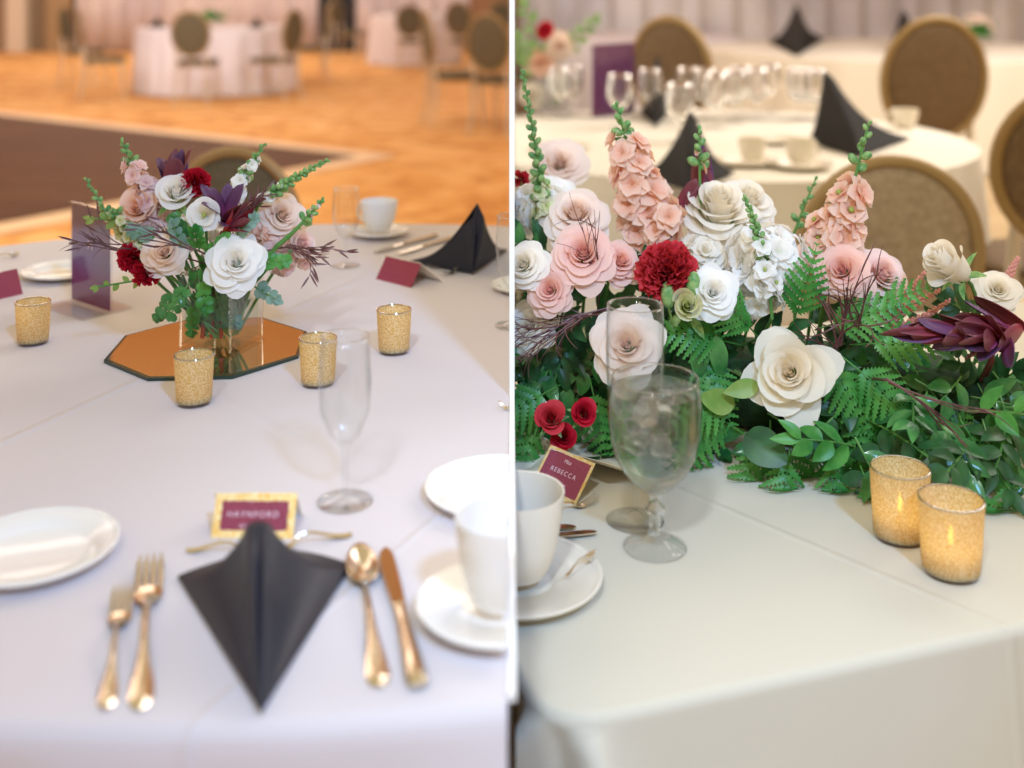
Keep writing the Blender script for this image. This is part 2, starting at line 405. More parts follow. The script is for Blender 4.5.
def carnation(label,p,d,r,mat,stem=None,cut=0,n=70):
    t=thing('carnation',label,'carnation',p); m=M(); carnation_mesh(m,V(p)-V(d).normalized()*r*.45,d,r*1.05,nx(),n); m.build('bloom',mat,t,cut=cut,sharp=0)
    D=V(d).normalized(); b=V(p)-D*r*.5
    q=M(); q.tube([b-D*r*.75,b-D*r*.3,b+D*r*.1],[r*.1,r*.2,r*.26],n=10); q.build('calyx',MT['bud'],t,cut=cut)
    if stem is not None:
        s=M(); s.tube(bpts(b-D*r*.6,b-D*r*2,stem,8),.0018,n=6); s.build('stem',MT['stem'],t,cut=cut)
    return t
def cluster(name,label,cat,p,d,r,mat,n,fr,cut=0,stem=None,cup=.4):
    """rounded head of many small florets"""
    t=thing(name,label,cat,p); rr=random.Random(nx()); R=Z(d)
    for i in range(n):
        f=(i+.5)/n; th=math.acos(1-f*1.35); ph=i*2.39996
        dd=R@V((math.sin(th)*math.cos(ph),math.sin(th)*math.sin(ph),math.cos(th)))
        m=M(); floret_mesh(m,V(p)+dd*r*rr.uniform(.55,.72),dd,fr*rr.uniform(.85,1.15),nx(),cup=cup); m.build('floret',mat,t,cut=cut,sharp=0)
    if stem is not None:
        s=M(); s.tube(bpts(p,V(p)-V(d).normalized()*r*1.5,stem,8),.002,n=6); s.build('stem',MT['stem'],t,cut=cut)
    return t
def spike(label, base, mid, tip, name='stock_stem', cat='flower stem', nf=10, t0=.25, t1=.8, fr=.02, mat=None, nb=8, br=.006, bmat=None, stem=None, cut=0, tb=None, sr=.0022, cup=.35, off=.5, ctr=False, bspread=1.0, taper=.4):
    base,mid,tip=V(base),V(mid),V(tip); t=thing(name,label,cat,base); rr=random.Random(nx())
    s=M(); s.tube(bpts(base,mid,tip,12),[sr*(1-.5*i/12) for i in range(13)],n=7)
    if stem is not None: s.tube(bpts(stem,(V(stem)+base)/2+V((0,0,.005)),base,6),sr,n=7)
    s.build('stem',MT['stem'],t,cut=cut)
    def fr_(tt):
        p=bez(base,mid,tip,tt); d=(bez(base,mid,tip,min(1,tt+.02))-bez(base,mid,tip,tt-.02)).normalized(); return p,d
    for i in range(nf):
        k=i/max(1,nf-1); tt=t0+(t1-t0)*k; p,d=fr_(tt); o=Matrix.Rotation(i*2.4+rr.uniform(-.3,.3),3,d)@d.orthogonal().normalized()
        if o.y>.5: o=(o+V((0,-.6,0))).normalized()
        size=fr*(1-taper*k)*rr.uniform(.88,1.12); dd=(o*.9+d*(.25+.4*k)+V((0,-.25,.05))).normalized()
        m=M(); floret_mesh(m,p+o*size*off,dd,size,nx(),cup=cup); fl=m.build('floret',mat,t,cut=cut,sharp=0)
        if ctr and i%2==0:
            m=M(); m.ball(p+o*size*off+dd*size*.2,size*.15); m.build('floret_centre',MT['p_green'],fl,cut=cut)
        c=M(); c.tube([p,p+o*size*off*.9],[sr*.5,sr*.9],n=5); c.build('flower_stalk',MT['stem'],t,cut=cut)
    m=M(); tb=t1 if tb is None else tb
    for i in range(nb):
        k=i/max(1,nb-1); tt=tb+(1-tb)*k; p,d=fr_(min(tt,.99)); o=Matrix.Rotation(i*2.4,3,d)@d.orthogonal().normalized()
        size=br*(1-.55*k); dd=(o+d*(.5+1.2*k)).normalized()
        q=p+o*size*1.6*(1-.5*k)*bspread+d*size*.5
        m.ball(q,size,8,6,d=dd,el=1.5); m.tube([p,q],size*.3,n=5)
        leaf(m,q-dd*size*1.2,(dd*.8+o*.6),d,size*2.2,size*1.1,bend=-.3)
    if nb: m.build('buds',bmat or MT['bud'],t,cut=cut)
    return t
def leuca(label, base, d, L, n, mat, spread=(.1,.9), w=.3, cut=0, name='leucadendron', stem=None, seed=None, along=0, bend=-.3):
    t=thing(name,label,'foliage',base); rr=random.Random(seed or nx()); D=V(d).normalized(); o=D.orthogonal().normalized()
    for i in range(n):
        f=i/max(1,n-1); a=i*2.4+rr.uniform(-.2,.2); s=Matrix.Rotation(a,3,D)@o
        th=spread[0]+(spread[1]-spread[0])*f; dd=D*math.cos(th)+s*math.sin(th)
        m=M(); leaf(m,V(base)+D*along*L*(1-f),dd,D*math.sin(th)-s*math.cos(th),L*rr.uniform(.82,1.08),L*w*rr.uniform(.85,1.1),bend=bend,fold=.3,nu=4,nv=9,tip=1.25,pw=.5)
        m.build('bract',mat if not isinstance(mat,list) else mat[i%len(mat)],t,cut=cut,solid=.0004)
    s=M(); e=V(stem) if stem is not None else V(base)-D*L*.5
    s.tube(bpts(V(base)+D*along*L,V(base),e,6),.0025,n=6); s.build('stem',MT['p_burg'],t,cut=cut)
    return t
def frond_mesh(m, base, d, n, L, W, bend=.6, pairs=11, seed=0):
    rr=random.Random(seed); base=V(base); d=V(d).normalized(); n=V(n); n=(n-d*n.dot(d)).normalized(); s=d.cross(n); p=base.copy(); path=[p.copy()]
    for i in range(pairs):
        R=Matrix.Rotation(-bend/pairs,3,s); d=R@d; n=R@n; p=p+d*(L/pairs); path.append(p.copy())
        f=(i+.5)/pairs
        if f<.14: continue
        pl=W*(1-f)**.8*min(1,(f+.15)*2.2)
        for sd in (-1,1):
            pd=(s*sd*.86+d*.55-n*rr.uniform(0,.2)).normalized(); e=pd.cross(n).normalized(); k=max(3,int(pl/.0042)); hw=min(.0058,pl*.2)
            vs=[];fs=[];gg=[]
            for j in range(2*k+1):
                g=j/(2*k); q=p+pd*(pl*g)-n*(pl*g*g*.22); ww=hw*(1-g)**.55*(1.15 if j%2 else .5)+.0003; fw=pd*(pl*.35/k if j%2 else 0)
                vs+=[q-e*ww+fw+n*ww*.25,q,q+e*ww+fw+n*ww*.25]; gg+=[1,0,1]
            for j in range(2*k):
                a=3*j; fs+=[[a,a+1,a+4,a+3],[a+1,a+2,a+5,a+4]]
            m.add(vs,fs,gg)
    m.tube(path,[.0011*(1-.6*i/len(path)) for i in range(len(path))],n=5)
def fern(label, base, d, n, L, W, bend=.7, mat=None, cut=0, group=None):
    t=thing('fern_frond',label,'fern',base,group); m=M(); frond_mesh(m,base,d,n,L,W,bend,max(8,int(L/.0105)),nx()); m.build('fronds',mat or MT['fern'],t,cut=cut,sharp=0,zmin=ZR+.002 if cut==1 else None); return t
def ruscus(label, base, d, n, L, ll=.05, lw=.02, k=9, bend=.8, mat=None, cut=0, group=None, name='ruscus_stem', round_=False, spread=.75, tipleaf=True, cat='foliage'):
    t=thing(name,label,cat,base,group); rr=random.Random(nx()); m=M(); s_=M(); p=V(base); d=V(d).normalized(); n=V(n); n=(n-d*n.dot(d)).normalized(); s=d.cross(n); path=[p.copy()]
    for i in range(k):
        R=Matrix.Rotation(-bend/k+rr.uniform(-.08,.08),3,s); d=R@d; n=R@n; p=p+d*(L/k); path.append(p.copy())
        sd=1 if i%2 else -1
        for q in ([sd] if not round_ else [-1,1]):
            dd=(d*math.cos(spread)+s*q*math.sin(spread)+n*rr.uniform(-.25,.35)).normalized()
            leaf(m,p,dd,n+s*rr.uniform(-.3,.3),ll*rr.uniform(.75,1.15)*(1-.3*i/k),lw*rr.uniform(.85,1.15)*(1-.25*i/k),bend=rr.uniform(.2,.9),fold=rr.uniform(.15,.4),round_=round_,wav=.02)
    if tipleaf: leaf(m,p,d,n,ll*.8,lw*.7,bend=.3,round_=round_)
    s_.tube(path,.0012,n=5); s_.build('stem',MT['stem'],t,cut=cut,zmin=ZR+.002 if cut==1 else None); m.build('leaves',mat or MT['gleaf'],t,cut=cut,sharp=0,zmin=ZR+.002 if cut==1 else None); return t
def twig(label, base, d, L, k=5, mat=None, cut=0, curl=1.0, r=.0009, name='wiry_twig', seed=None, group=None, leafy=0, spread=.5):
    t=thing(name,label,'twig',base,group); rr=random.Random(seed or nx()); m=M()
    def br(p,d,L,r,dep):
        pts=[p.copy()]; n=9; ax=V((rr.uniform(-1,1),rr.uniform(-1,1),rr.uniform(-1,1))).normalized(); c=rr.uniform(-1,1)*curl
        for i in range(n):
            d=(Matrix.Rotation(c/n*1.5,3,ax)@d).normalized(); p=p+d*(L/n); pts.append(p.copy())
            if dep and i in (2,4,6) : 
                e=(d+V((rr.uniform(-1,1),rr.uniform(-.6,.6),rr.uniform(-1,1)))*spread).normalized(); br(p.copy(),e,L*rr.uniform(.35,.6),r*.75,dep-1)
            if leafy and rr.random()<leafy: leaf(m,p,(d+V((rr.uniform(-.6,.6),0,rr.uniform(-.6,.6)))),V((0,-1,.3)),.020,.0026,bend=rr.uniform(-1,1))
        m.tube(pts,[r*(1-.7*i/n) for i in range(n+1)],n=5)
    d=V(d).normalized()
    for i in range(k): br(V(base)+V((rr.uniform(-.004,.004),0,rr.uniform(-.004,.004))),(d+V((rr.uniform(-.3,.3),rr.uniform(-.3,.3),rr.uniform(-.3,.3)))*spread*1.2).normalized(),L*rr.uniform(.7,1.05),r,1)
    e=VM if base[0]<0 else near(base[0]); m.tube(bpts(V(base),(V(base)+e)/2+V((0,0,.01)),e,7),r*1.2,n=5)
    m.build('twigs',mat or MT['twig'],t,cut=cut); return t

# ------------------------------------------------------------------ tableware
def plate(label, c, r, mat, h=.012, well=.66, cut=0, name='bread_plate', cat='plate'):
    t=thing(name,label,cat,c); s=r
    m=M(); m.lathe([(0,.003*1),(s*well*.9,.003),(s*well,.0045),(s*(well+.06),h*.72),(s*.9,h*.86),(s*.97,h),(s,h*.96),(s*.99,h*.8),(s*.9,h*.62),(s*(well+.05),h*.42),(s*well*.95,.0005),(s*well*.8,0),(0,0)],72,c,cap=False)
    m.build('dish',mat,t,cut=cut,cap=True,sharp=60)
    q=M(); q.lathe([(s*.93,h*.93),(s*.965,h*1.04),(s*1.0,h*1.0),(s*.995,h*.93),(s*.93,h*.9)],72,c,cap=False); q.build('rim',mat,t,cut=cut)
    return t
def saucer(label,c,r,mat,cut=0): return plate(label,c,r,mat,h=.014,well=.42,cut=cut,name='saucer',cat='saucer')
def cup(label,c,r,h,mat,cut=0,handle=None):
    t=thing('coffee_cup',label,'cup',c)
    m=M(); m.lathe([(0,.006),(r*.5,.006),(r*.62,.012),(r*.78,h*.4),(r*.93,h*.85),(r*.965,h),(r,h*1.005),(r*.99,h*.86),(r*.86,h*.4),(r*.70,.008),(r*.60,.003),(r*.58,0),(0,0)],64,c,cap=False)
    m.build('bowl',mat,t,cut=cut,cap=True,sharp=60)
    if handle is not None:
        a=V((math.cos(handle),math.sin(handle),0)); pts=[]
        for i in range(13):
            q=i/12; th=-PI/2+PI*q
            pts.append(V(c)+a*(r*(.84+.10*q)+r*.52*math.cos(th))+V((0,0,h*.52+h*.30*math.sin(th))))
        k=M(); k.tube(pts,r*.085,n=10); k.build('handle',mat,t,cut=cut)
    return t
def votive(label,c,rt,rb,h,mat,lit=False,group=None):
    t=thing('votive_holder',label,'candle holder',c,group)
    m=M(); w=.0014
    m.lathe([(0,.007),(rb-w,.007),(rb-w+.0005,.009),(rt-w,h-.001),(rt-w*.5,h),(rt,h-.001),(rt-.0002,h-.004),(rb+.0006,.010),(rb,.004)],56,c,cap=False)
    m.build('glass_cup',mat,t)
    q=M(); q.lathe([(0,0),(rb-.002,0),(rb,.0015),(rb,.0052),(rb-.002,.0066),(0,.0066)],56,c,cap=False); q.build('thick_base',MT['amber'],t)
    q=M()
    rr_=[(rt-.0009+.0011*math.cos(a),h-.0005+.0009*math.sin(a)) for a in [i*PI/4 for i in range(9)]]
    q.lathe(rr_,56,c,cap=False); q.build('rim',MT['rimg'],t)
    k=thing('tealight_candle',('burning ' if lit else 'unlit ')+'white tealight in the '+label.replace('gold mercury glass votive with lit candle, ','votive ').replace('gold mercury glass ',''),'candle',V(c)+V((0,0,.0075)))
    o=V(c)+V((0,0,.0075)); r2=rb*.80
    m=M(); m.lathe([(0,0),(r2,0),(r2,.014),(r2*.96,.0145),(r2*.9,.0135),(0,.013)],32,o,cap=False); m.build('wax',MT['wax'],k)
    m=M(); m.tube([o+V((0,0,.012)),o+V((.0004,0,.019))],.0006,n=6); m.build('wick',MT['wick'],k)
    if lit:
        m=M(); m.lathe([(0,0),(.0018,.002),(.0030,.006),(.0026,.011),(.0012,.017),(.0002,.022)],14,o+V((0,0,.018)),cap=False); m.build('flame',MT['flame'],k)
    return t
MT['amber']=thinm('amber_glass_base',(.80,.60,.28,1),refl=3.5)
MT['rimg']=thinm('silvered_rim',(.75,.72,.66,1),refl=6,ior=1.7)
def flute(label,c,rt,h,mat='fthin',cut=0,rb=None,rm=None,group=None,name='champagne_flute'):
    t=thing(name,label,'glass',c,group); rb=rb or rt*1.05; rm=rm or rt*1.12; s=h
    m=M(); out=[(rt,h),(rt*1.03,h*.93),(rm,h*.72),(rm*.93,h*.55),(rm*.6,h*.41),(rm*.28,h*.35),(.0035,h*.33)]
    inn=[(0,h*.355),(rm*.24,h*.365),(rm*.6-.0012,h*.425),(rm*.93-.0012,h*.55),(rm-.0012,h*.72),(rt*1.03-.001,h*.93),(rt-.001,h)]
    m.lathe(inn+out+[(.0030,h*.25),(.0028,h*.12),(.0027,h*.055),(0,h*.055)],56,c,cap=False)
    gb=m.build('glass_body',MT[mat],t,cut=cut,sharp=0)
    q=M(); q.lathe([(rt-.0006+.0009*math.cos(a*PI/3),h+.0009*math.sin(a*PI/3)) for a in range(7)],56,c,cap=False); q.build('rim',MT['glass'],gb,cut=cut)
    f=M(); f.lathe([(0,h*.05),(.0026,h*.05),(rb*.34,.0054),(rb*.78,.0027),(rb*.97,.0019),(rb*.97,.0009),(0,.0009)],56,c,cap=False); f.build('foot',MT['foot'],t,cut=cut,sharp=0)
    return t
def goblet(label,c,h,rr,rb,fill=True,group=None):
    t=thing('water_goblet',label,'glass',c,group)
    P=[(.955,1.0),(.97,.97),(1.02,.88),(1.035,.78),(1.0,.66),(.90,.55),(.70,.45),(.46,.38),(.30,.345)]
    out=[(a*rr,b*h) for a,b in P]; w=.0017
    inn=[(max(0,a*rr-w),b*h+(.004 if b<.4 else 0)) for a,b in P][::-1]
    m=M(); m.lathe([(0,h*.365)]+inn+out+[(.0085,h*.325),(.0060,h*.30),(.0058,h*.27),(.0105,h*.245),(.0108,h*.225),(.0062,h*.195),(.0060,h*.13),(.0070,h*.085),(0,h*.085)],64,c,cap=False)
    k_=len(inn)+1+len(out)
    lo=M(); n_=64; lo.lathe([(0,h*.34),(.0088,h*.335),(.0085,h*.325),(.0060,h*.30),(.0058,h*.27),(.0105,h*.245),(.0108,h*.225),(.0062,h*.195),(.0060,h*.13),(.0070,h*.085),(0,h*.085)],40,c,cap=False); lo.build('stem',MT['glass'],t,sharp=0)
    m=M(); m.lathe([(0,h*.365)]+inn+out+[(.0085,h*.335),(0,h*.335)],64,c,cap=False); gb=m.build('glass_body',MT['fthin'],t,sharp=0)
    f=M(); f.lathe([(.0070,h*.085),(.0085,h*.065),(rb*.5,.007),(rb*.85,.0035),(rb,.0024),(rb,.0012),(rb*.92,.0008),(0,.0008)],64,c,cap=False); f.build('foot',MT['foot'],t,sharp=0)
    q=M(); q.lathe([(.955*rr-.0008+.0012*math.cos(a*PI/3),h+.0012*math.sin(a*PI/3)) for a in range(7)],64,c,cap=False); q.build('rim',MT['glass'],gb)
    if fill:
        e=-.0003
        wi=[(0,h*.365+e)]+[(max(0,a*rr-w-e*0+.0003),b*h) for a,b in P[::-1] if .36<b<.92]+[(1.0*rr-w+.0003,h*.93),(0,h*.93)]
        q=thing('iced_water','clear iced water filling the goblet in front of the blush rose','water',V(c)+V((0,0,h*.37)))
        m=M(); m.lathe(wi,64,c,cap=False); m.build('water',MT['water'],q,sharp=50)
        R_=random.Random(5)
        for i in range(9):
            a=i*2.4; z=h*(.60+.033*i); rad=rr*.55*(.3+.7*((i*7)%5)/4)
            T=Matrix.Translation(V(c)+V((rad*math.cos(a),rad*math.sin(a),z)))@Matrix.Rotation(R_.uniform(0,3),4,V((R_.uniform(-1,1),R_.uniform(-1,1),1)).normalized())
            b=M(); b.box((-.0085,-.009,-.0075),(.0085,.009,.0075),T); b.build('ice_cube',MT['ice'],q,bevel=.0022)
    return t
MT['foot']=thinm('foot_glass',(.985,.99,.99,1),refl=1.0)
def flatframe(a,b,z=None):
    """matrix: +X from a to b on the table"""
    a,b=V(a),V(b); x=(b-a).normalized(); zz=V((0,0,1)); y=zz.cross(x).normalized(); zz=x.cross(y)
    return Matrix(((x.x,y.x,zz.x,a.x),(x.y,y.y,zz.y,a.y),(x.z,y.z,zz.z,a.z),(0,0,0,1))), (b-a).length
def outline(m,T,xs,ws,zs,th=.0012):
    """flat bar with varying half width and height"""
    n=len(xs); vs=[];fs=[]
    for x,w,z in zip(xs,ws,zs):
        vs+= [V((x,-w,z)),V((x,-w*.5,z+th*1.6)),V((x,0,z+th*2.1)),V((x,w*.5,z+th*1.6)),V((x,w,z)),V((x,0,z-th*.1))]
    for j in range(n-1):
        for i in range(6):
            a=j*6+i;b=j*6+(i+1)%6; fs.append([a,b,b+6,a+6])
    fs.append(list(range(6))[::-1]); fs.append([(n-1)*6+i for i in range(6)])
    m.add(vs,fs,None,0,T)
HX=[0,.02,.06,.14,.25,.34,.42,.5,.56,.6]; 
def fork(label,end,tip,cut=0,w=1.0,group=None):
    """end = handle end, tip = tines"""
    T,L=flatframe(end,tip); t=thing('fork',label,'fork',end,group); s=L*w
    m=M(); outline(m,T,[L*x for x in (0,.02,.07,.15,.25,.36,.48,.58,.64)],[s*x for x in (.006,.030,.046,.042,.026,.015,.012,.013,.02)],[.001,.001,.001,.002,.004,.007,.010,.009,.006],.0012)
    m.build('handle',MT['silver'],t,cut=cut)
    m=M(); outline(m,T,[L*x for x in (.63,.67,.70,.75,.79)],[s*x for x in (.02,.040,.052,.056,.056)],[.006,.0045,.003,.0025,.003],.0009)
    for i in range(4):
        y=s*(-.046+.0307*i)
        m.tube([(L*.78,y,.0035),(L*.86,y,.005),(L*.94,y,.007),(L*1.0,y*.97,.010)],[s*.0105,s*.010,s*.009,s*.004],n=6,T=T,flat=.7)
    m.build('tines',MT['silver'],t,cut=cut); return t
def knife(label,end,tip,cut=0,w=1.0):
    T,L=flatframe(end,tip); t=thing('table_knife',label,'knife',end); s=L*w
    m=M(); m.tube([(L*x,0,.0045) for x in (0,.01,.05,.2,.4,.5,.53)],[s*x for x in (.018,.032,.040,.034,.027,.024,.03)],n=12,T=T,flat=.55); m.build('handle',MT['silver'],t,cut=cut)
    m=M(); vs=[];xs=(.53,.56,.65,.8,.92,.97,1.0); up=(.022,.028,.034,.040,.038,.028,.006); dn=(.022,.024,.026,.026,.024,.018,.004)
    poly=[(L*x,s*u) for x,u in zip(xs,up)]+[(L*x,-s*d) for x,d in list(zip(xs,dn))[::-1]]
    m.prism(poly,.0035,.0050,T); m.build('blade',MT['silver'],t,cut=cut); return t
def spoon(label,end,tip,cut=0,w=1.0):
    T,L=flatframe(end,tip); t=thing('spoon',label,'spoon',end); s=L*w
    m=M(); outline(m,T,[L*x for x in (0,.02,.07,.15,.3,.45,.6,.7,.74)],[s*x for x in (.006,.035,.045,.04,.022,.013,.011,.013,.02)],[.001,.001,.001,.002,.005,.008,.008,.005,.003],.0012); m.build('handle',MT['silver'],t,cut=cut)
    m=M()
    def fn(u,v):
        a=2*PI*u; return V((L*(.83+.17*v*math.cos(a)),s*.068*v*math.sin(a)*(1-.15*math.cos(a)),.0015+.007*v*v))
    m.grid(fn,24,6,T=T,wrap=True); m.build('bowl',MT['silver'],t,cut=cut,solid=.001); return t
def napkin(label,L,B,R,A,mat,cut=0,ridge=.006,back=.03,group=None,wx=.3):
    """upright folded cloth: L,R corners on the table, B front point, A apex"""
    L,B,R,A=[V(q) for q in (L,B,R,A)]; t=thing('folded_napkin',label,'napkin',(L+R)/2,group)
    nrm=(R-L).cross(A-B).normalized(); 
    if nrm.y>0: nrm=-nrm
    m=M()
    def edge(s):     # back top edge L -> A -> R, hollow
        if s<0: P,q=L,-s
        else: P,q=R,s
        p=A*(1-q)+P*q; p.z-= (A.z-min(L.z,R.z))*.20*math.sin(PI*q); return p
    def low(s):
        return (B*(1-abs(s)*.0)) + ((L if s<0 else R)-B)*abs(s)*.0
    def fn(u,v):
        s=2*u-1; s=math.copysign(abs(s)**1.0,s)
        P=L if s<0 else R
        e=edge(s); q=v
        b=B+(P-B)*abs(s)*(1-v)*.0
        p=e*(1-q)+b*q
        # hollow of each wing, crisp roll down the middle
        w=abs(s)
        p=p+nrm*(.06*(A-B).length)*(math.exp(-(w/.34)**2)-.25*math.sin(PI*w))*math.sin(PI*min(1,q*.85+.15))
        p=p+nrm*ridge*(math.exp(-((w-.11)/.055)**2)-.9*math.exp(-(w/.05)**2))*(1-.5*q)*(.5+.5*min(1,q*4))
        p.z=max(p.z,min(L.z,B.z,R.z))
        return p
    m.grid(fn,64,24); m.build('front_panels',mat,t,cut=cut,solid=.0022,sharp=0)
    m=M(); C=(L+R)/2+V((0,back,0)); C.z=L.z
    def fb(u,v):
        s=2*u-1; e=edge(s)-nrm*.002; g=L*(1-u)+R*u; g=g+V((0,back*math.cos(s*PI/2),0)); g.z=min(L.z,R.z)+.001
        return e*(1-v)+g*v
    m.grid(fb,32,8); m.build('back_panel',mat,t,cut=cut,solid=.002,sharp=0)
    return t
def text_mesh(name, s, T, size, parent, mat, cut=0, space=1.0):
    c=bpy.data.curves.new(name,'FONT'); c.body=s; c.size=size; c.align_x='CENTER'; c.align_y='CENTER'; c.extrude=.00012; c.space_character=space
    o=bpy.data.objects.new(name+'_t',c); COL.objects.link(o); bpy.context.view_layer.update()
    me=bpy.data.meshes.new_from_object(o.evaluated_get(bpy.context.evaluated_depsgraph_get())); bpy.data.objects.remove(o)
    m=M(); m.add([v.co for v in me.vertices],[list(p.vertices) for p in me.polygons],None,0,T); bpy.data.meshes.remove(me)
    return m.build(name,mat,parent,smooth=False,cut=cut)
def frame3(o,x,y):
    x=V(x).normalized(); y=V(y); y=(y-x*y.dot(x)).normalized(); z=x.cross(y)
    return Matrix(((x.x,y.x,z.x,o.x),(x.y,y.y,z.y,o.y),(x.z,y.z,z.z,o.z),(0,0,0,1)))
def placecard(label, bl, br, tl, tr, mat, border=0, lines=(), cut=0, back=None, ts=1.0):
    """tent card; the four corners of its front leaf; the back leaf folds down behind"""
    bl,br,tl,tr=[V(q) for q in (bl,br,tl,tr)]; t=thing('place_card',label,'place card',(bl+br)/2)
    x=br-bl; y=((tl-bl)+(tr-br))/2; w=x.length; h=y.length; T=frame3(bl,x,y)
    rr=random.Random(3)
    m=M(); m.box((0,0,-.0006),(w,h,0),T); m.build('front_leaf',MT['goldf'] if border else mat,t,smooth=False,cut=cut)
    if border:
        m=M(); k=24; poly=[]
        for (a,b) in (((border,border),(w-border,border)),((w-border,border),(w-border,h-border)),((w-border,h-border),(border,h-border)),((border,h-border),(border,border))):
            for i in range(k): 
                f=i/k; poly.append((a[0]+(b[0]-a[0])*f+rr.uniform(-1,1)*border*.09, a[1]+(b[1]-a[1])*f+rr.uniform(-1,1)*border*.09))
        m.prism(poly,0,.0002,T); pn=m.build('coloured_panel',mat,t,smooth=False,cut=cut)
    b=back if back is not None else V((x.y,-x.x,0)).normalized()*-h*.75
    top0,top1=tl+V((0,0,.0004)),tr+V((0,0,.0004)); g0=tl+b; g1=tr+b; g0.z=bl.z; g1.z=br.z
    m=M(); m.add([top0,top1,g1,g0],[[0,1,2,3]]); m.build('back_leaf',MT['ivory'],t,smooth=False,solid=.0006,cut=cut)
    for (s,fx,fy,sz,sp) in lines:
        text_mesh('printed_text',s,T@Matrix.Translation((w*fx,h*fy,.0003)),h*sz,pn,MT['ink'],cut,sp)
    return t
def tube_loop(m,pts,r,n=8):
    pts=[V(p) for p in pts]; k=len(pts); c=sum(pts,V())/k; vs=[];fs=[]
    for j in range(k):
        d=(pts[(j+1)%k]-pts[j-1]).normalized(); a=(pts[j]-c); a=(a-d*a.dot(d)).normalized(); b=d.cross(a)
        for i in range(n):
            t=2*PI*i/n; vs.append(pts[j]+a*math.cos(t)*r+b*math.sin(t)*r)
    for j in range(k):
        for i in range(n):
            a=j*n+i;b=j*n+(i+1)%n;c2=((j+1)%k)*n; fs.append([a,b,c2+(i+1)%n,c2+i])
    m.add(vs,fs)
def make_chair(label, fab, tufted=False, loc=(0,0,0)):
    """oval back banquet chair facing +Y, 1 m tall"""
    t=thing('banquet_chair',label,'chair',loc); O=V(loc)
    def W(m): m.v=[v+O for v in m.v]; return m
    def ov(a,r=.2,h=.235,dy=0): 
        z=.755+h*math.sin(a); return V((r*math.cos(a),-.22-.10*(z-.5)+dy,z))
    m=M(); tube_loop(m,[ov(i*PI/24) for i in range(48)],.016,10); W(m).build('back_frame',MT['cgold'],t)
    m=M()
    for s in (1,-1):
        def fn(u,v,s=s):
            a=2*PI*u; p=ov(a,.19*v,.225*v); q=.024*math.sqrt(max(0,1-v**4))
            if tufted: q-=.007*math.exp(-(((p.x%.12)-.06)**2+(((p.z)%.12)-.06)**2)/.0004)
            p.y+=s*q; return p
        m.grid(fn,40,12,wrap=True)
    W(m).build('backrest',fab,t)
    m=M()
    def seat(u,v):
        a=2*PI*u; c,s=math.cos(a),math.sin(a); e=lambda q:math.copysign(abs(q)**.55,q)
        z={0:.0,1:.0}.get(v,0); r=math.sin(PI*v)**.35 if 0<v<1 else 0
        return V((.215*r*e(c),.02+.215*r*e(s),.445-.028*math.cos(PI*v)))
    m.grid(seat,40,10,wrap=True); W(m).build('seat',fab,t)
    m=M(); tube_loop(m,[V((.2*math.copysign(abs(math.cos(a))**.6,math.cos(a)),.02+.2*math.copysign(abs(math.sin(a))**.6,math.sin(a)),.412)) for a in [i*PI/20+.01 for i in range(40)]],.014,8); W(m).build('seat_frame',MT['cgold'],t)
    for sx in (-1,1):
        m=M(); m.tube([(sx*.17,.18,.41),(sx*.18,.20,.2),(sx*.19,.215,0)],[.017,.015,.011],n=8); W(m).build('leg',MT['cleg'],t)
        m=M(); m.tube([(sx*.15,-.225,.62),(sx*.16,-.20,.42),(sx*.17,-.21,.2),(sx*.18,-.26,0)],[.015,.017,.015,.011],n=8); W(m).build('leg',MT['cleg'],t)
    return t
def skirt_table(label, c, r, z, mat, name='round_table', folds=22, amp=.03, cut=0):
    """banquet table: pedestal under a cloth that falls to the floor in folds"""
    t=thing('round_table',label,'table',c); C=V((c[0],c[1],0))
    m=M(); m.lathe([(0,z-.03),(r*.97,z-.03),(r*.97,z-.006),(0,z-.006)],48,C,cap=False); m.build('tabletop',MT['cgold'],t,cut=cut,wide=.006)
    m=M(); m.tube([C+V((0,0,.01)),C+V((0,0,z-.03))],.04,n=12); m.lathe([(0,0),(.3,0),(.3,.02),(0,.03)],24,C,cap=False); m.build('pedestal',MT['cleg'],t)
    o=M()
    def fn(u,v):
        a=2*PI*u
        if v<.3: rr=r*v/.3; zz=z
        else:
            q=(v-.3)/.7; rr=r+.02+amp*q**.7*(1.2+math.sin(a*folds+math.sin(a*3)*1.5)+.3*math.sin(a*folds*2.3)); zz=z-.004-(z-.02)*q
        return C+V((rr*math.cos(a),rr*math.sin(a),zz))
    o.grid(fn,folds*10,20,wrap=True)
    k=o.build('tablecloth',mat,None,sharp=60,cut=cut,wide=.006); return t,k

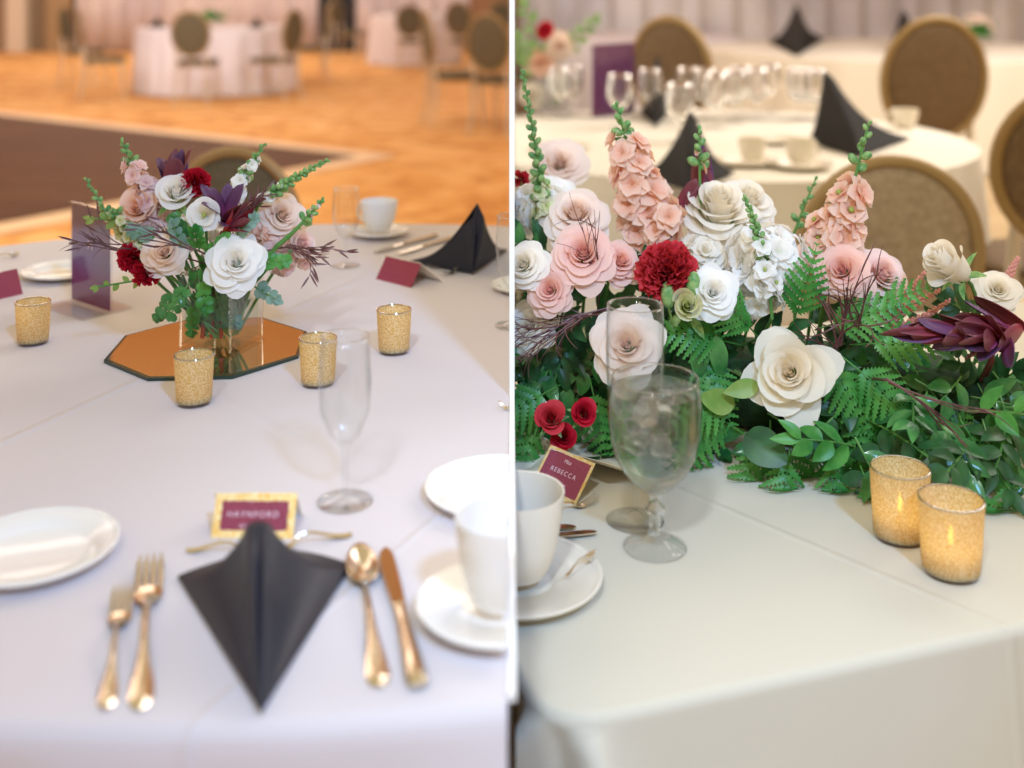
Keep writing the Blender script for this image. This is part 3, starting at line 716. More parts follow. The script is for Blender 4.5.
# ================================================================== SETTING
def carpetm():
    m,nt,out=new('orange_carpet'); b=prin(nt,srgb((218,160,92)),.95)
    tc=N(nt,'ShaderNodeTexCoord'); n=N(nt,'ShaderNodeTexNoise'); n.inputs['Scale'].default_value=1.6; n.inputs['Detail'].default_value=5; n.inputs['Distortion'].default_value=2.5
    nt.links.new(tc.outputs['Object'],n.inputs['Vector'])
    r=ramp(nt,[(.38,srgb((200,138,72))),(.5,srgb((222,164,94))),(.64,srgb((234,186,122)))]); nt.links.new(n.outputs['Fac'],r.inputs[0]); nt.links.new(r.outputs[0],b.inputs['Base Color'])
    nt.links.new(b.outputs[0],out.inputs[0]); return m
def woodm():
    m,nt,out=new('dance_floor_wood'); b=prin(nt,srgb((90,60,42)),.6); b.inputs['Specular IOR Level'].default_value=.15
    tc=N(nt,'ShaderNodeTexCoord'); br=N(nt,'ShaderNodeTexBrick'); br.inputs['Scale'].default_value=1; br.inputs['Color1'].default_value=srgb((84,54,38)); br.inputs['Color2'].default_value=srgb((98,66,46)); br.inputs['Mortar'].default_value=srgb((64,42,30)); br.inputs['Mortar Size'].default_value=.004; br.inputs['Brick Width'].default_value=.9; br.inputs['Row Height'].default_value=.12
    nt.links.new(tc.outputs['Object'],br.inputs['Vector']); nt.links.new(br.outputs[0],b.inputs['Base Color']); nt.links.new(b.outputs[0],out.inputs[0]); return m
def drapem(name,c1,c2,sc):
    m,nt,out=new(name); b=prin(nt,srgb(c1),.9); tc=N(nt,'ShaderNodeTexCoord'); w=N(nt,'ShaderNodeTexNoise'); w.inputs['Scale'].default_value=sc
    nt.links.new(tc.outputs['Object'],w.inputs[0]); r=ramp(nt,[(.4,srgb(c1)),(.6,srgb(c2))]); nt.links.new(w.outputs['Fac'],r.inputs[0]); nt.links.new(r.outputs[0],b.inputs['Base Color']); nt.links.new(b.outputs[0],out.inputs[0]); return m
def box(name,a,b,mat,**k): m=M(); m.box(a,b); return m.build(name,mat,smooth=False,**k)
HT=4.4; YB=21.0; YW=13.0
struct(box('floor_left',(-12,-3,-.05),(0,YB,0),carpetm()))
struct(box('floor_right',(0,-3,-.05),(9,YB,0),simple('beige_carpet',(196,172,134),(180,154,116),3,rough=.95)))
struct(box('wall_back',(-12,YB,0),(9,YB+.1,HT),simple('amber_wall',(196,168,134),rough=.8)))
struct(box('wall_left',(-12.1,-3,0),(-12,YB+.1,HT),simple('tan_wall',(200,160,110),rough=.8)))
struct(box('wall_right',(9,-3,0),(9.1,YB+.1,HT),simple('tan_wall_right',(200,180,150),rough=.8)))
struct(box('ceiling',(-12,5.5,HT),(9,YB+.1,HT+.1),simple('amber_ceiling',(226,186,128),rough=.9)))
# back wall panelling, left room
def wallpx(name,x0,x1,mat,Y=YB,th=.12,z1=3.2,z0=0):
    a=(x0-512)/F*Y; b=(x1-512)/F*Y; return struct(box(name,(a,Y-th,z0),(b,Y,z1),mat))
wallpx('trim_1',-40,14,simple('taupe_panel',(170,148,126)))
wallpx('trim_2',14,32,simple('pale_column',(232,222,206)),th=.35)
wallpx('trim_3',32,52,simple('taupe_panel2',(140,122,100)))
wallpx('trim_4',52,76,simple('taupe_panel3',(168,144,112)),th=.3)
def curtain(name,label,x0,x1,Y,mat,group=None,z1=3.2,fold=9):
    a=(x0-512)/F*Y; b=(x1-512)/F*Y; m=M(); n=max(24,int((b-a)*40))
    m.grid(lambda u,v:V((a+(b-a)*u,Y-.08+.04*math.sin(u*(b-a)*fold*2)+.015*math.sin(u*(b-a)*31),.02+z1*v)),n,4); o=m.build(name,mat,sharp=0,solid=.01); tag(o,label,'curtain',group); return o
LIL=drapem('lilac_curtain',(205,196,204),(222,212,214),1)
curtain('curtain','pale lilac wall curtain behind the far left round table',78,318,YB-.13,LIL)
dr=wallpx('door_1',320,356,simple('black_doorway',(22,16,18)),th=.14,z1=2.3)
curtain('curtain','pale lilac wall curtain between the dark doorway and the partition, left room',357,470,YB-.13,LIL)
wallpx('trim_5',470,511,simple('brown_panel',(150,110,76)),th=.2)
# right room far wall (folding wall closer than the ballroom end)
curtain('curtain','pale grey curtain across the far end of the right room',520,1100,YW,drapem('grey_curtain',(196,190,196),(226,220,220),.8),z1=2.6)
# dance floor with pale edging
def poly_floor(name,pts,z,mat): m=M(); m.prism([(p.x,p.y) for p in pts],.001,z); return struct(m.build(name,mat,smooth=False))
c=onz(398,157,0); d1=(onz(5,113,0)-c).normalized(); d2=(onz(5,222,0)-c); d2=(d2-d1*d2.dot(d1)).normalized()
poly_floor('trim_6',[c,c+d1*7.5,c+d1*7.5+d2*5.0,c+d2*5.0],.014,simple('pale_floor_edging',(232,200,160),rough=.5))
ci=c+d1*.22+d2*.22
poly_floor('trim_7',[ci,ci+d1*7.2,ci+d1*7.2+d2*4.55,ci+d2*4.55],.02,woodm())
# added white partition standing in for the seam between two views; its first stretch is only a low sill level with the table top
m=M(); m.box((-.0028,.755,.826),(.0028,1.3,ZL+.0015)); struct(m.build('added_sill',MT['white'],smooth=False))
m=M(); m.box((-.0029,1.3,0),(.0029,YB-.4,1.292)); struct(m.build('added_partition',MT['white'],smooth=False))

# ================================================================== LEFT TABLE
CX,CY,RX,RY=-.25,1.475,1.0,.755
t=thing('round_table','large round banquet table carrying the glass vase centrepiece','table',(CX,CY,0))
m=M(); n=72; poly=[(CX+(RX-.02)*math.cos(2*PI*i/n),CY+(RY-.02)*math.sin(2*PI*i/n)) for i in range(n)]; m.prism(poly,ZL-.03,ZL-.004)
m.build('tabletop',MT['cgold'],t,cut=-1,cap=True)
m=M(); m.tube([(CX,CY,0.01),(CX,CY,ZL-.03)],.04,n=16); m.lathe([(0,0),(.3,0),(.3,.02),(0,.04)],24,(CX,CY,0),cap=False); m.build('pedestal',MT['cleg'],t)
def clothfn(u,v):
    a=2*PI*u
    if v<.5:
        k=v/.5; return V((CX+(RX-.014)*k*math.cos(a),CY+(RY-.014)*k*math.sin(a),ZL))
    q=(v-.5)/.5
    if q<.16:
        th=q/.16*PI/2; o=-.014+.014*math.sin(th); z=ZL-.014*(1-math.cos(th))
    else:
        w=(q-.16)/.84; o=.006*w+.030*w**.8*(.9+math.sin(a*19+1.3*math.sin(a*4))+.35*math.sin(a*43+1)); z=ZL-.014-w*(ZL-.03)
    return V((CX+(RX+o)*math.cos(a),CY+(RY+o)*math.sin(a),z))
m=M(); m.grid(clothfn,420,60,wrap=True); o=m.build('tablecloth',MT['clothL'],cut=-1,sharp=0)
tag(o,'white pressed tablecloth with fold lines under the small glass vase centrepiece','tablecloth')

# mirror base
mir=[(112,361),(160,380.5),(253,379),(305,357),(300,336),(255,322),(168,323),(120,338)]
P=[TL(x,y) for x,y in mir]; mc=sum(P,V())/8; rad=.128
th0=math.radians(22.5+4); poly=[(mc.x+rad*math.cos(th0+i*PI/4),mc.y+rad*math.sin(th0+i*PI/4)) for i in range(8)]
t=thing('mirror_base','octagonal mirror plate with dark green edge under the square glass vase','mirror',(mc.x,mc.y,ZL))
m=M(); m.prism(poly,ZL+.0005,ZL+.004); m.build('glass_edge',MT['medge'],t,smooth=False)
pin=[(mc.x+(a-mc.x)*.965,mc.y+(b-mc.y)*.965) for a,b in poly]
m=M(); m.prism(pin,ZL+.004,ZL+.0046); m.build('mirror_face',MT['mirror'],t,smooth=False)
# vase
ZM=ZL+.0048; vc=V((-.372,1.475,ZM)); vs_=.074; vh=.094; rot=math.radians(-20)
t=thing('glass_vase','square clear glass vase of greenery standing on the octagonal mirror','vase',vc)
Tm=Matrix.Translation(vc)@Matrix.Rotation(rot,4,'Z'); h=vs_/2; w=.0035
m=M()
for a,b in (((-h,-h),(h,-h+w)),((-h,h-w),(h,h)),((-h,-h+w),(-h+w,h-w)),((h-w,-h+w),(h,h-w))): m.box((a[0],a[1],.006),(b[0],b[1],vh),Tm)
m.build('walls',MT['thin'],t,smooth=False)
m=M(); m.box((-h,-h,.0003),(h,h,.006),Tm); m.build('base',MT['thin'],t,smooth=False)
m=M()
for a,b in ((-h,-h),(h,-h),(h,h),(-h,h)): m.tube([Tm@V((a*.985,b*.985,.002)),Tm@V((a*.985,b*.985,vh))],.0016,n=8)
m.build('corner_edges',MT['vrim'],t)
m=M(); e=.975; tube_loop(m,[Tm@V((a*e,b*e,vh)) for a,b in ((-h,-h),(0,-h),(h,-h),(h,0),(h,h),(0,h),(-h,h),(-h,0))],.0018); m.build('rim',MT['vrim'],t)
m=M(); q=h-w-.0004; m.box((-q,-q,.0064),(q,q,.052),Tm); m.build('water',thinm('vase_water',(.93,.97,.94,1),refl=.5,ior=1.33),t,smooth=False)
VM=vc+V((0,0,vh)); VB=vc+V((0,0,.012))

# votives, left
def vot(x,y,ht,label,**k): votive(label,TL(x,y) if x<512 else TR(x,y),*ht,**k)
for x,y,lab in ((33,343,'mercury glass votive nearest the left edge, before the maroon card'),(194,403,'mercury glass votive in front of the octagonal mirror and vase'),(318,384,'mercury glass votive at the right tip of the octagonal mirror'),(394,352,'mercury glass votive right of the tall near flute, by the maroon card')):
    votive('gold '+lab,TL(x,y),.0220,.0190,.0545,MT['vgold'],group=None)

# table sign
bl=TL(72,298.5,.004); br=TL(110,311,.004); up=V((0,0,.137)); 
t=thing('table_sign','upright acrylic table sign printed purple to lilac, left of the vase','sign',(bl+br)/2)
T=frame3(bl,br-bl,up); w=(br-bl).length
m,nt,out=new('purple_print'); tc=N(nt,'ShaderNodeAttribute',attribute_name='grad'); nz=N(nt,'ShaderNodeTexNoise'); nz.inputs['Scale'].default_value=30; nz.inputs['Distortion'].default_value=2
ad=N(nt,'ShaderNodeMath',operation='MULTIPLY_ADD'); ad.inputs[1].default_value=.35; nt.links.new(nz.outputs['Fac'],ad.inputs[0]); nt.links.new(tc.outputs['Fac'],ad.inputs[2])
r_=ramp(nt,[(.12,srgb((128,52,100))),(.42,srgb((126,66,124))),(.62,srgb((124,110,165))),(.85,srgb((140,120,165))),(1,srgb((110,92,110)))]); nt.links.new(ad.outputs[0],r_.inputs[0])
b=prin(nt,(1,1,1,1),.25); nt.links.new(r_.outputs[0],b.inputs['Base Color']); nt.links.new(b.outputs[0],out.inputs[0]); MT['print']=m
m=M(); m.grid(lambda u,v:V((w*u,.139*v,0)),2,30,T=T); m.build('printed_sheet',MT['print'],t,smooth=False,solid=.0006)
m=M(); m.box((-.003,-.002,.0008),(w+.003,.142,.003),T); m.box((-.003,-.002,-.003),(w+.003,.142,-.0008),T); m.build('acrylic_panel',MT['acry'],t,smooth=False)
m=M(); m.box((-.004,-.0035,-.035),(w+.004,-.0005,.045),T); m.build('acrylic_foot',MT['acry'],t,smooth=False)
text_mesh('printed_text','M',T@Matrix.Translation((w*.5,.085,.001)),.018,t,MT['ink'])

# plates, cups, glasses on the left table
plate('white bread plate on the near left, beside the two forks',TL(34,558),.0665,MT['china'])
plate('white bread plate cut by the partition, behind the near coffee cup',TL(498,497),.0665,MT['china'],cut=-1)
plate('small white plate behind the purple table sign',TL(62,276),.062,MT['china'])
plate('white plate touching the partition below the black napkin',TL(521,291),.045,MT['china'],cut=-1)
pc=TL(499,618); saucer('white saucer under the near coffee cup on the left table',pc,.061,MT['china'],cut=-1)
cup('white coffee cup at the near right of the left table',pc+V((0,0,.0135)),.0325,.062,MT['china'],cut=-1)
pc=TL(379,236.5); saucer('white saucer under the far coffee cup behind the place card',pc,.055,MT['china'])
cup('white coffee cup at the far side beside the small flute',pc+V((0,0,.0135)),.0345,.052,MT['china'],handle=2.6)
flute('tall clear champagne flute standing beside the gold framed card',TL(345,502),.0215,.150,rb=.026)
flute('clear champagne flute at the far side beside the coffee cup',TL(346,266),.020,.128,rb=.024)
flute('clear champagne flute half hidden by the partition, left table',TL(512,326),.020,.15,cut=-1,rb=.024)
# near napkin and silver
A=px(258,521,.865)
napkin('charcoal napkin standing upright on the near edge of the left table',TL(178,577,.002),TL(261,712,.004),TL(351,566,.002),A,MT['napkin'],ridge=.009,back=.03)
A=px(478,204,1.80)
napkin('charcoal napkin tent at the far right of the left table',TL(409,262,.002),TL(471,273,.003),TL(507,250,.002),A,MT['napkin'],cut=-1,ridge=.010,back=.03,wx=.2)
fork('small gilt looking salad fork, outer of the two near forks',TL(106,711),TL(124,596),w=1.0)
fork('larger dinner fork next to the near charcoal napkin',TL(140,712),TL(151,566),w=.95)
knife('table knife with rounded blade, beside the near saucer',TL(419,692),TL(386,553))
spoon('teaspoon lying between the near napkin and the table knife',TL(380,689),TL(359,553),w=1.0)
spoon('dessert spoon lying crosswise behind the near napkin',TL(186,552),TL(262,556))
fork('dessert fork lying crosswise behind the near napkin',TL(352,536),TL(262,556))
knife('table knife at the far side between cup and black napkin',TL(437,237),TL(374,254))
knife('second table knife at the far side, closest to the black napkin',TL(452,240),TL(398,256))
fork('fork at the far side under the black napkin',TL(475,263),TL(428,270))
fork('second fork below the far black napkin',TL(480,268),TL(440,277))
spoon('spoon beside the small plate at the far left',TL(-14,262),TL(20,257))
fork('fork by the partition left of it',TL(530,416),TL(499,409),cut=-1)
# cards
placecard('place card in a gold frame standing behind the near charcoal napkin',TL(211,538),TL(293,539),px(214,493,.985),px(296,493,.985),MT['maroon'],border=.0062,
  lines=(('+',.45,.80,.13,1),('HAYNFORD',.48,.52,.20,1.25),('BALLROOM',.48,.27,.10,1.2)))
placecard('plain maroon place card in front of the far black napkin',TL(376,279),TL(411,288),px(386,257,1.826),px(420,263,1.77),MT['maroon'],back=V((.035,.02,0)))
placecard('plain maroon place card at the far left edge, behind the votive',TL(-16,303),TL(23,294),px(-10,273,1.69),px(14,271,1.735),MT['maroon'],back=V((-.02,.03,0)))

# ---------------------------------------------------------------- centrepiece flowers
Yf=1.47
def p(x,y,dy=0): return px(x,y,Yf+dy)
def sb(i): 
    a=i*2.4; return VB+V((.02*math.cos(a),.02*math.sin(a),0))
cam=V((0,0,HC))
def face(q,dx=0,dz=0,k=1): return ((cam-V(q)).normalized()*k+V((dx,0,dz)))
k=0
for (x,y,dy,r,mt,dx,dz,lab,lay) in (
  (236,263,-.065,30.5,'p_white',-.05,.25,'large open white rose low at the front right of the vase',LAY),
  (165,254,-.055,22,'p_blush',-.15,.35,'blush rose above the vase, beside the dark red carnations',LAY),
  (176,195,-.01,17.5,'p_white',.0,.7,'white rose at the upper middle, below the plum bracts',LAY[:6]),
  (186,232,-.01,16,'p_white',-.1,.2,'white rose tucked between the blush rose and the lisianthus',LAY[:7]),
  (150,231,.015,18,'p_cream',-.4,.2,'cream rose behind the blush rose, left of the vase centrepiece',LAY[:7]),
  (281,216,.01,24,'p_blush',.35,.35,'pale blush rose at the right behind the snapdragon',LAY),
  (141,210,.0,17,'p_peach',-.4,.3,'peach rose at the left among the pale pink stock',LAY[:6]),
  (300,243,-.01,12,'p_lpink',.6,.1,'small pale pink rose at the right edge of the centrepiece',LAY[:6])):
    q=p(x,y,dy); rose(lab,q,face(q,dx,dz),r/F*q.y*(1.04 if r>30 else 1.2),MT[mt],stem=sb(k),layers=lay); k+=1
# lisianthus
q=p(204,215,-.05); t=thing('lisianthus','open white lisianthus with a yellow green centre above the vase','lisianthus',q); D=face(q,-.1,.1).normalized(); R=18.5/F*q.y
m=M(); rose_mesh(m,TR4(q-D*R*.1,D,R),9,[(.55,.33,4,1.1,.08,.03,.1),(.86,.18,5,.85,.12,.08,.12)]); m.build('bloom',MT['p_white'],t,sharp=0)
m=M(); m.ball(q+D*R*.12,R*.13); m.tube([q-D*R*.25,q+D*R*.1],R*.1,n=8); m.build('centre',MT['p_green'],t)
m=M(); m.tube(bpts(q-D*R*.25,q-D*R*1.5,sb(9),8),.0018,n=6); m.build('stem',MT['stem'],t)
for x,y,dy,r,lab in ((195,181,-.01,14,'dark red carnation at the top between plum bracts'),(133,255,-.05,15,'upper dark red carnation at the left of the vase flowers'),(146,270,-.06,14,'lower dark red carnation at the left of the vase flowers')):
    q=p(x,y,dy); carnation(lab,q,face(q,(-.2 if x<160 else 0),.3),r/F*q.y*1.1,MT['p_red'],stem=sb(k)); k+=1
def sp(lab,pts,dy=0,**kw):
    P=[p(x,y,dy) for x,y in pts]; global k; k+=1; spike(lab,P[0],P[1],P[2],stem=sb(k),**kw)
sp('pale pink stock spike leaning to the upper left with buds at its tip',((165,235),(148,200),(121,139)),.0,nf=15,t0=.06,t1=.8,fr=.021,mat=MT['p_lpink'],nb=9,br=.0042,name='stock_stem')
sp('pale pink stock cluster at the right edge of the centrepiece',((262,250),(290,238),(306,262)),-.0,nf=11,t0=.2,t1=1,fr=.018,mat=MT['p_lpink'],nb=0)
sp('green stock stem with pink buds reaching right towards the small flute',((278,245),(296,232),(323,199)),-.03,nf=3,t0=.75,t1=.9,fr=.006,mat=MT['p_lpink'],nb=12,br=.0042,sr=.0032,tb=.6)
sp('snapdragon spike at the left edge with white green buds',((140,245),(112,228),(86,178)),-.02,nf=8,t0=.1,t1=.55,fr=.013,mat=MT['p_green'],nb=15,br=.0042,tb=.4,name='snapdragon_stem')
sp('white snapdragon spike rising right of the plum bracts',((228,212),(240,180),(264,144)),.0,nf=9,t0=.15,t1=.8,fr=.013,mat=MT['p_white'],nb=11,br=.0046,tb=.5,name='snapdragon_stem')
sp('green budded snapdragon spike reaching to the upper right',((258,206),(284,182),(328,160)),-.01,nf=4,t0=.1,t1=.4,fr=.011,mat=MT['p_white'],nb=34,br=.0042,tb=.22,name='snapdragon_stem')
sp('short white snapdragon with green buds left of the cream rose',((148,255),(136,236),(112,210)),-.04,nf=9,t0=.1,t1=.9,fr=.013,mat=MT['p_green'],nb=6,br=.004,name='snapdragon_stem')
q=p(176,203,.02); leuca('upright dark plum leucadendron head at the top of the centrepiece',q,(-.05,-.1,1),.074,9,[MT['p_plum'],MT['p_burg']],spread=(.05,.34),w=.36,stem=VM,seed=4,bend=.25)
q=p(226,224,-.015); leuca('plum leucadendron head with spread bracts right of the lisianthus',q,(.2,-.45,.9),.062,8,[MT['p_plum'],MT['p_plum'],MT['p_burg']],spread=(.2,.8),w=.34,stem=VM,seed=11,bend=.25)
q=p(222,232,-.04); leuca('ruby red leucadendron bracts above the large white rose',q,(.85,-.35,.5),.055,7,[MT['p_ruby'],MT['p_burg']],spread=(.1,.5),w=.2,stem=VM,seed=5,bend=.1)
twig('dark wiry twigs reaching out to the left over the purple sign',p(120,248,-.06),(-1,-.1,.15),.062,k=6,leafy=.06,r=.0009,spread=.4)
twig('dark grassy twigs arching across the blush rose',p(190,248,-.11),(-.75,-.1,.35),.06,k=4,leafy=.08,r=.0010,spread=.3)
twig('dark wiry twigs at the right edge below the budded stem',p(288,247,-.03),(1,-.1,-.18),.062,k=5,leafy=.12,r=.0009)
twig('fine dark twigs above the plum bracts at right',p(240,215,-.03),(.6,0,.7),.045,k=3,leafy=.2,r=.0008)
ruscus('green budded sprig hanging below the red carnations',p(170,275,-.05),(-.9,-.2,-.1),(0,-1,.4),.085,ll=.014,lw=.008,k=7,bend=.2,mat=MT['yleaf'])
ruscus('green sprig pointing left over the lilac part of the sign',p(130,222,-.03),(-1,-.1,.15),(0,-1,.4),.045,ll=.022,lw=.009,k=3,bend=.1,mat=MT['yleaf'])
for i,(x,y,dx,dz,L) in enumerate(((183,268,-.5,.2,.05),(190,282,-.2,-.3,.05),(203,276,.1,-.2,.05),(186,255,-.1,.5,.05),(215,290,.3,-.5,.05),(196,300,-.1,-.8,.045),(225,298,.4,-.6,.04),(178,290,-.5,-.6,.045),(205,262,.3,.5,.05),(252,285,.5,-.1,.045),(172,262,-.6,.2,.04),(200,252,.0,.4,.04),(235,238,.4,.6,.04),(188,243,-.2,.6,.04),(258,262,.6,.2,.04),(160,240,-.6,.4,.04))):
    ruscus('eucalyptus sprig of round grey green leaves at the vase mouth',p(x,y,-.045 if y<285 else -.02),(dx,-.5,dz),(0,-1,.4),L*.85,ll=.015,lw=.011,k=4,bend=.7,mat=[MT['euc'],MT['gleaf'],MT['fern']][i%3],round_=True,group='eucalyptus sprigs around the vase mouth',name='eucalyptus_sprig',cat='eucalyptus')
for (x,y,dy,r_,n_,f_,mt,dx,lab) in ((158,222,.0,.020,9,.013,'p_lpink',-.4,'pale pink stock blooms between the peach and the cream rose'),(262,238,.0,.020,9,.013,'p_peach',.4,'peach stock blooms right of the ruby bracts'),(138,240,-.02,.016,8,.012,'p_cream',-.5,'cream stock blooms above the dark red carnations'),(283,262,-.01,.017,8,.012,'p_lpink',.6,'pale pink stock blooms at the lower right of the large white rose'),(215,242,.0,.017,8,.012,'p_white',0,'small white blooms hidden between lisianthus and the large white rose'),(150,192,.01,.017,8,.013,'p_lpink',-.4,'pale pink stock blooms at the upper left of the centrepiece')):
    q=p(x,y,dy); cluster('stock_stem',lab,'flower stem',q,face(q,dx,.3),r_,MT[mt],n_,f_,stem=sb(k)); k+=1
for i in range(16):
    a=i*2.4; b=VB+V((.018*math.cos(a),.018*math.sin(a),.004+.002*(i%4))); tt=random.Random(i)
    ruscus('green foliage stem standing inside the square glass vase',b,(tt.uniform(-.3,.3),tt.uniform(-.3,.1),1),(tt.uniform(-.6,.6),-1,.1),.075,ll=.024,lw=.010,k=6,bend=tt.uniform(-.2,.2),mat=[MT['gleaf'],MT['fern'],MT['euc']][i%3],group='foliage stems inside the square vase',name='foliage_stem',spread=.45)
for i in range(3):
    m=M(); m.tube([VB+V((-.02+.012*i,-.02,0)),VB+V((-.015+.008*i,-.005,.08))],.0028,n=8); o=m.build('red_stem',MT['p_ruby']); tag(o,'dark red stem standing in the square vase','stem','red stems inside the square vase')

# ================================================================== BACKGROUND, LEFT ROOM
ch=make_chair('oval backed banquet chair drawn up behind the centrepiece flowers',MT['cfab'],loc=(0,0,0))
chs=ch
def put(x,ybase,rz,s,label,group=None,Y=None,back=False):
    """stand a chair with its base row at ybase"""
    global used
    Yd=Y or HC*F/(ybase-YH); X=(x-512)/F*Yd
    return copy_tree(chs,(X,Yd,0),rz,s,label,group)
chs.location=V(((222-512)/F*2.62,2.50,0)); chs.rotation_euler=(0,0,PI); chs.scale=(.82,.85,.9)
ZT=.75
def bgtable(x,ybase,rpx,label,mat):
    Yf_=HC*F/(ybase-YH); X=(x-512)/F*Yf_; r=rpx/F*Yf_; return skirt_table(label,(X,Yf_+r*.9,0),r,ZT,mat),V((X,Yf_+r*.9,ZT)),r
(tt,k1),C1,r1=bgtable(197,97,78,'round banquet table far back in the left room, with chairs around',MT['clothC']); tag(k1,'white cloth on the far round table, left room, chairs around it','tablecloth')
(tt,k2),C2,r2=bgtable(411,66,43,'more distant round banquet table with one chair before it, left room',MT['clothC']); tag(k2,'white cloth on the most distant round table near the partition','tablecloth')
put(197,103,0,.98,'banquet chair seen from behind, in front of the far round table')
put(104,99,-1.25,.98,'banquet chair at the left of the far round table, turned to it')
put(274,99,1.2,.98,'banquet chair at the right of the far round table, turned to it')
put(84,86,-1.6,.98,'banquet chair further back at the left of the far round table')
put(308,82,1.9,.98,'banquet chair further back at the right of the far round table')
put(411,70,0,.95,'banquet chair before the most distant cloth covered table')
put(350,60,-1.9,1.0,'banquet chair standing by the dark doorway')
put(455,125,-1.3,1.02,'banquet chair at the right of the left room, facing right')
put(503,132,-.5,1.02,'banquet chair closest to the partition in the left room')
put(466,72,-.4,1.0,'distant banquet chair near the partition, left one')
put(496,68,.3,1.0,'distant banquet chair near the partition, right one')
# little things on the far table
def smallplant(C,label):
    t=thing('flower_arrangement',label,'flower arrangement',C)
    m=M(); m.lathe([(0,0),(.05,0),(.06,.1),(.05,.1),(0,.02)],20,C,cap=False); m.build('vase',MT['thin'],t)
    m=M(); rr=random.Random(2)
    for i in range(60):
        d=V((rr.uniform(-1,1),rr.uniform(-1,1),rr.uniform(.1,1.2))).normalized(); leaf(m,V(C)+V((0,0,.09)),d,V((0,-1,.5)),rr.uniform(.12,.2),.05)
    m.build('leaves',MT['fern'],t)
    m=M()
    for i in range(9):
        d=V((rr.uniform(-1,1),rr.uniform(-1,1),rr.uniform(.3,1.2))).normalized(); floret_mesh(m,V(C)+V((0,0,.12))+d*.12,d,.06,i)
    m.build('blooms',MT['p_blush'],t)
smallplant(C1+V((0,0,.002)),'small flower arrangement on the far round table, left room')
def bgnapkin(c,w,h,mat,label,cut=0,rz=0):
    c=V(c); X=V((math.cos(rz),math.sin(rz),0)); 
    return napkin(label,c-X*w/2+V((0,0,.002)),c+V((X.y*w*.25,-w*.25,.003)),c+X*w/2+V((0,0,.002)),c+V((0,.02,h)),mat,ridge=.012,back=.06,cut=cut)
bgnapkin(C1+V((-.62,-.2,0)),.26,.12,MT['black'],'black napkin at the left of the far round table, left room')
bgnapkin(C1+V((.55,-.3,0)),.22,.12,MT['black'],'black napkin at the right of the far round table, left room')

# ================================================================== RIGHT TABLE
c0=TR(546,728); u_=V((.952,.307,0)).normalized(); w_=V((-u_.y,u_.x,0)); LT,WT,rc=1.7,.86,.05
per=[]   # outward offset base perimeter
def corner(cc,a0,n=14):
    for i in range(n+1):
        a=a0+PI/2*i/n; d=u_*math.cos(a)+w_*math.sin(a); per.append((cc+d*rc,d))
def edge(a,b,d,n):
    for i in range(1,n): per.append((a+(b-a)*i/n,d))
q00=c0+u_*rc+w_*rc; q10=c0+u_*(LT-rc)+w_*rc; q11=c0+u_*(LT-rc)+w_*(WT-rc); q01=c0+u_*rc+w_*(WT-rc)
corner(q00,PI); edge(q00-w_*rc,q10-w_*rc,-w_,150); corner(q10,-PI/2); edge(q10+u_*rc,q11+u_*rc,u_,60); corner(q11,0); edge(q11+w_*rc,q01+w_*rc,w_,150); corner(q01,PI/2); edge(q01-u_*rc,q00-u_*rc,-u_,60)
arc=[0]
for i in range(1,len(per)): arc.append(arc[-1]+(per[i][0]-per[i-1][0]).length)
tot=arc[-1]+(per[0][0]-per[-1][0]).length
m=M(); R0=.010; NV=26; ring=[]; s0=arc[7]
vs=[]; n=len(per)
for j in range(NV+1):
    for i,(pp,d) in enumerate(per):
        if j<=6:
            th=j/6*PI/2; o=-R0+R0*math.sin(th); z=ZR-R0*(1-math.cos(th))
        else:
            w=((j-6)/(NV-6))**1.6; z=ZR-R0-w*(ZR-.03); s=arc[i]-s0
            if s>tot/2: s-=tot
            dz=w*.69
            k=lambda c:math.exp(-((s-c)/(.010+.07*dz))**2)
            am=.016*(1-math.exp(-dz/.012))+.2*dz; o=.05*dz+am*(k(.024+.3*dz)+k(-.024-.3*dz)-.35*k(0))+.018*w*(1+math.sin(s*34+2*math.sin(s*9)))*min(1,w*3)
        vs.append(pp+d*o+V((0,0,z)) if True else 0)
for q in vs: pass
base=[V((pp.x,pp.y,0)) for pp,d in per]
vs=[V((q.x,q.y,q.z-ZR)) for q in vs]
fs=[]
for j in range(NV):
    for i in range(n): a=j*n+i;b=j*n+(i+1)%n; fs.append([a+n,b+n,b,a])
fs.append(list(range(n)))
m.add(vs,fs)
o=m.build('tablecloth',MT['clothR'],cut=1,sharp=50); tag(o,'ivory cloth over the rectangular table corner, under the long flower arrangement','tablecloth')
t=thing('rectangular_table','rectangular banquet table under the ivory cloth and long flower arrangement','table',(c0.x+.6,c0.y+.5,0))
m=M(); pts=[q00,q10,q11,q01]; m.prism([(q.x,q.y) for q in pts],ZR-.04,ZR-.012); m.build('tabletop',MT['cgold'],t,cut=1,cap=True,smooth=False)
for q in pts[:3]:
    m=M(); e=q+(( (q10+q01)/2)-q).normalized()*.12; m.tube([V((e.x,e.y,0)),V((e.x,e.y,ZR-.04))],.015,n=10); m.build('leg',MT['cleg'],t)

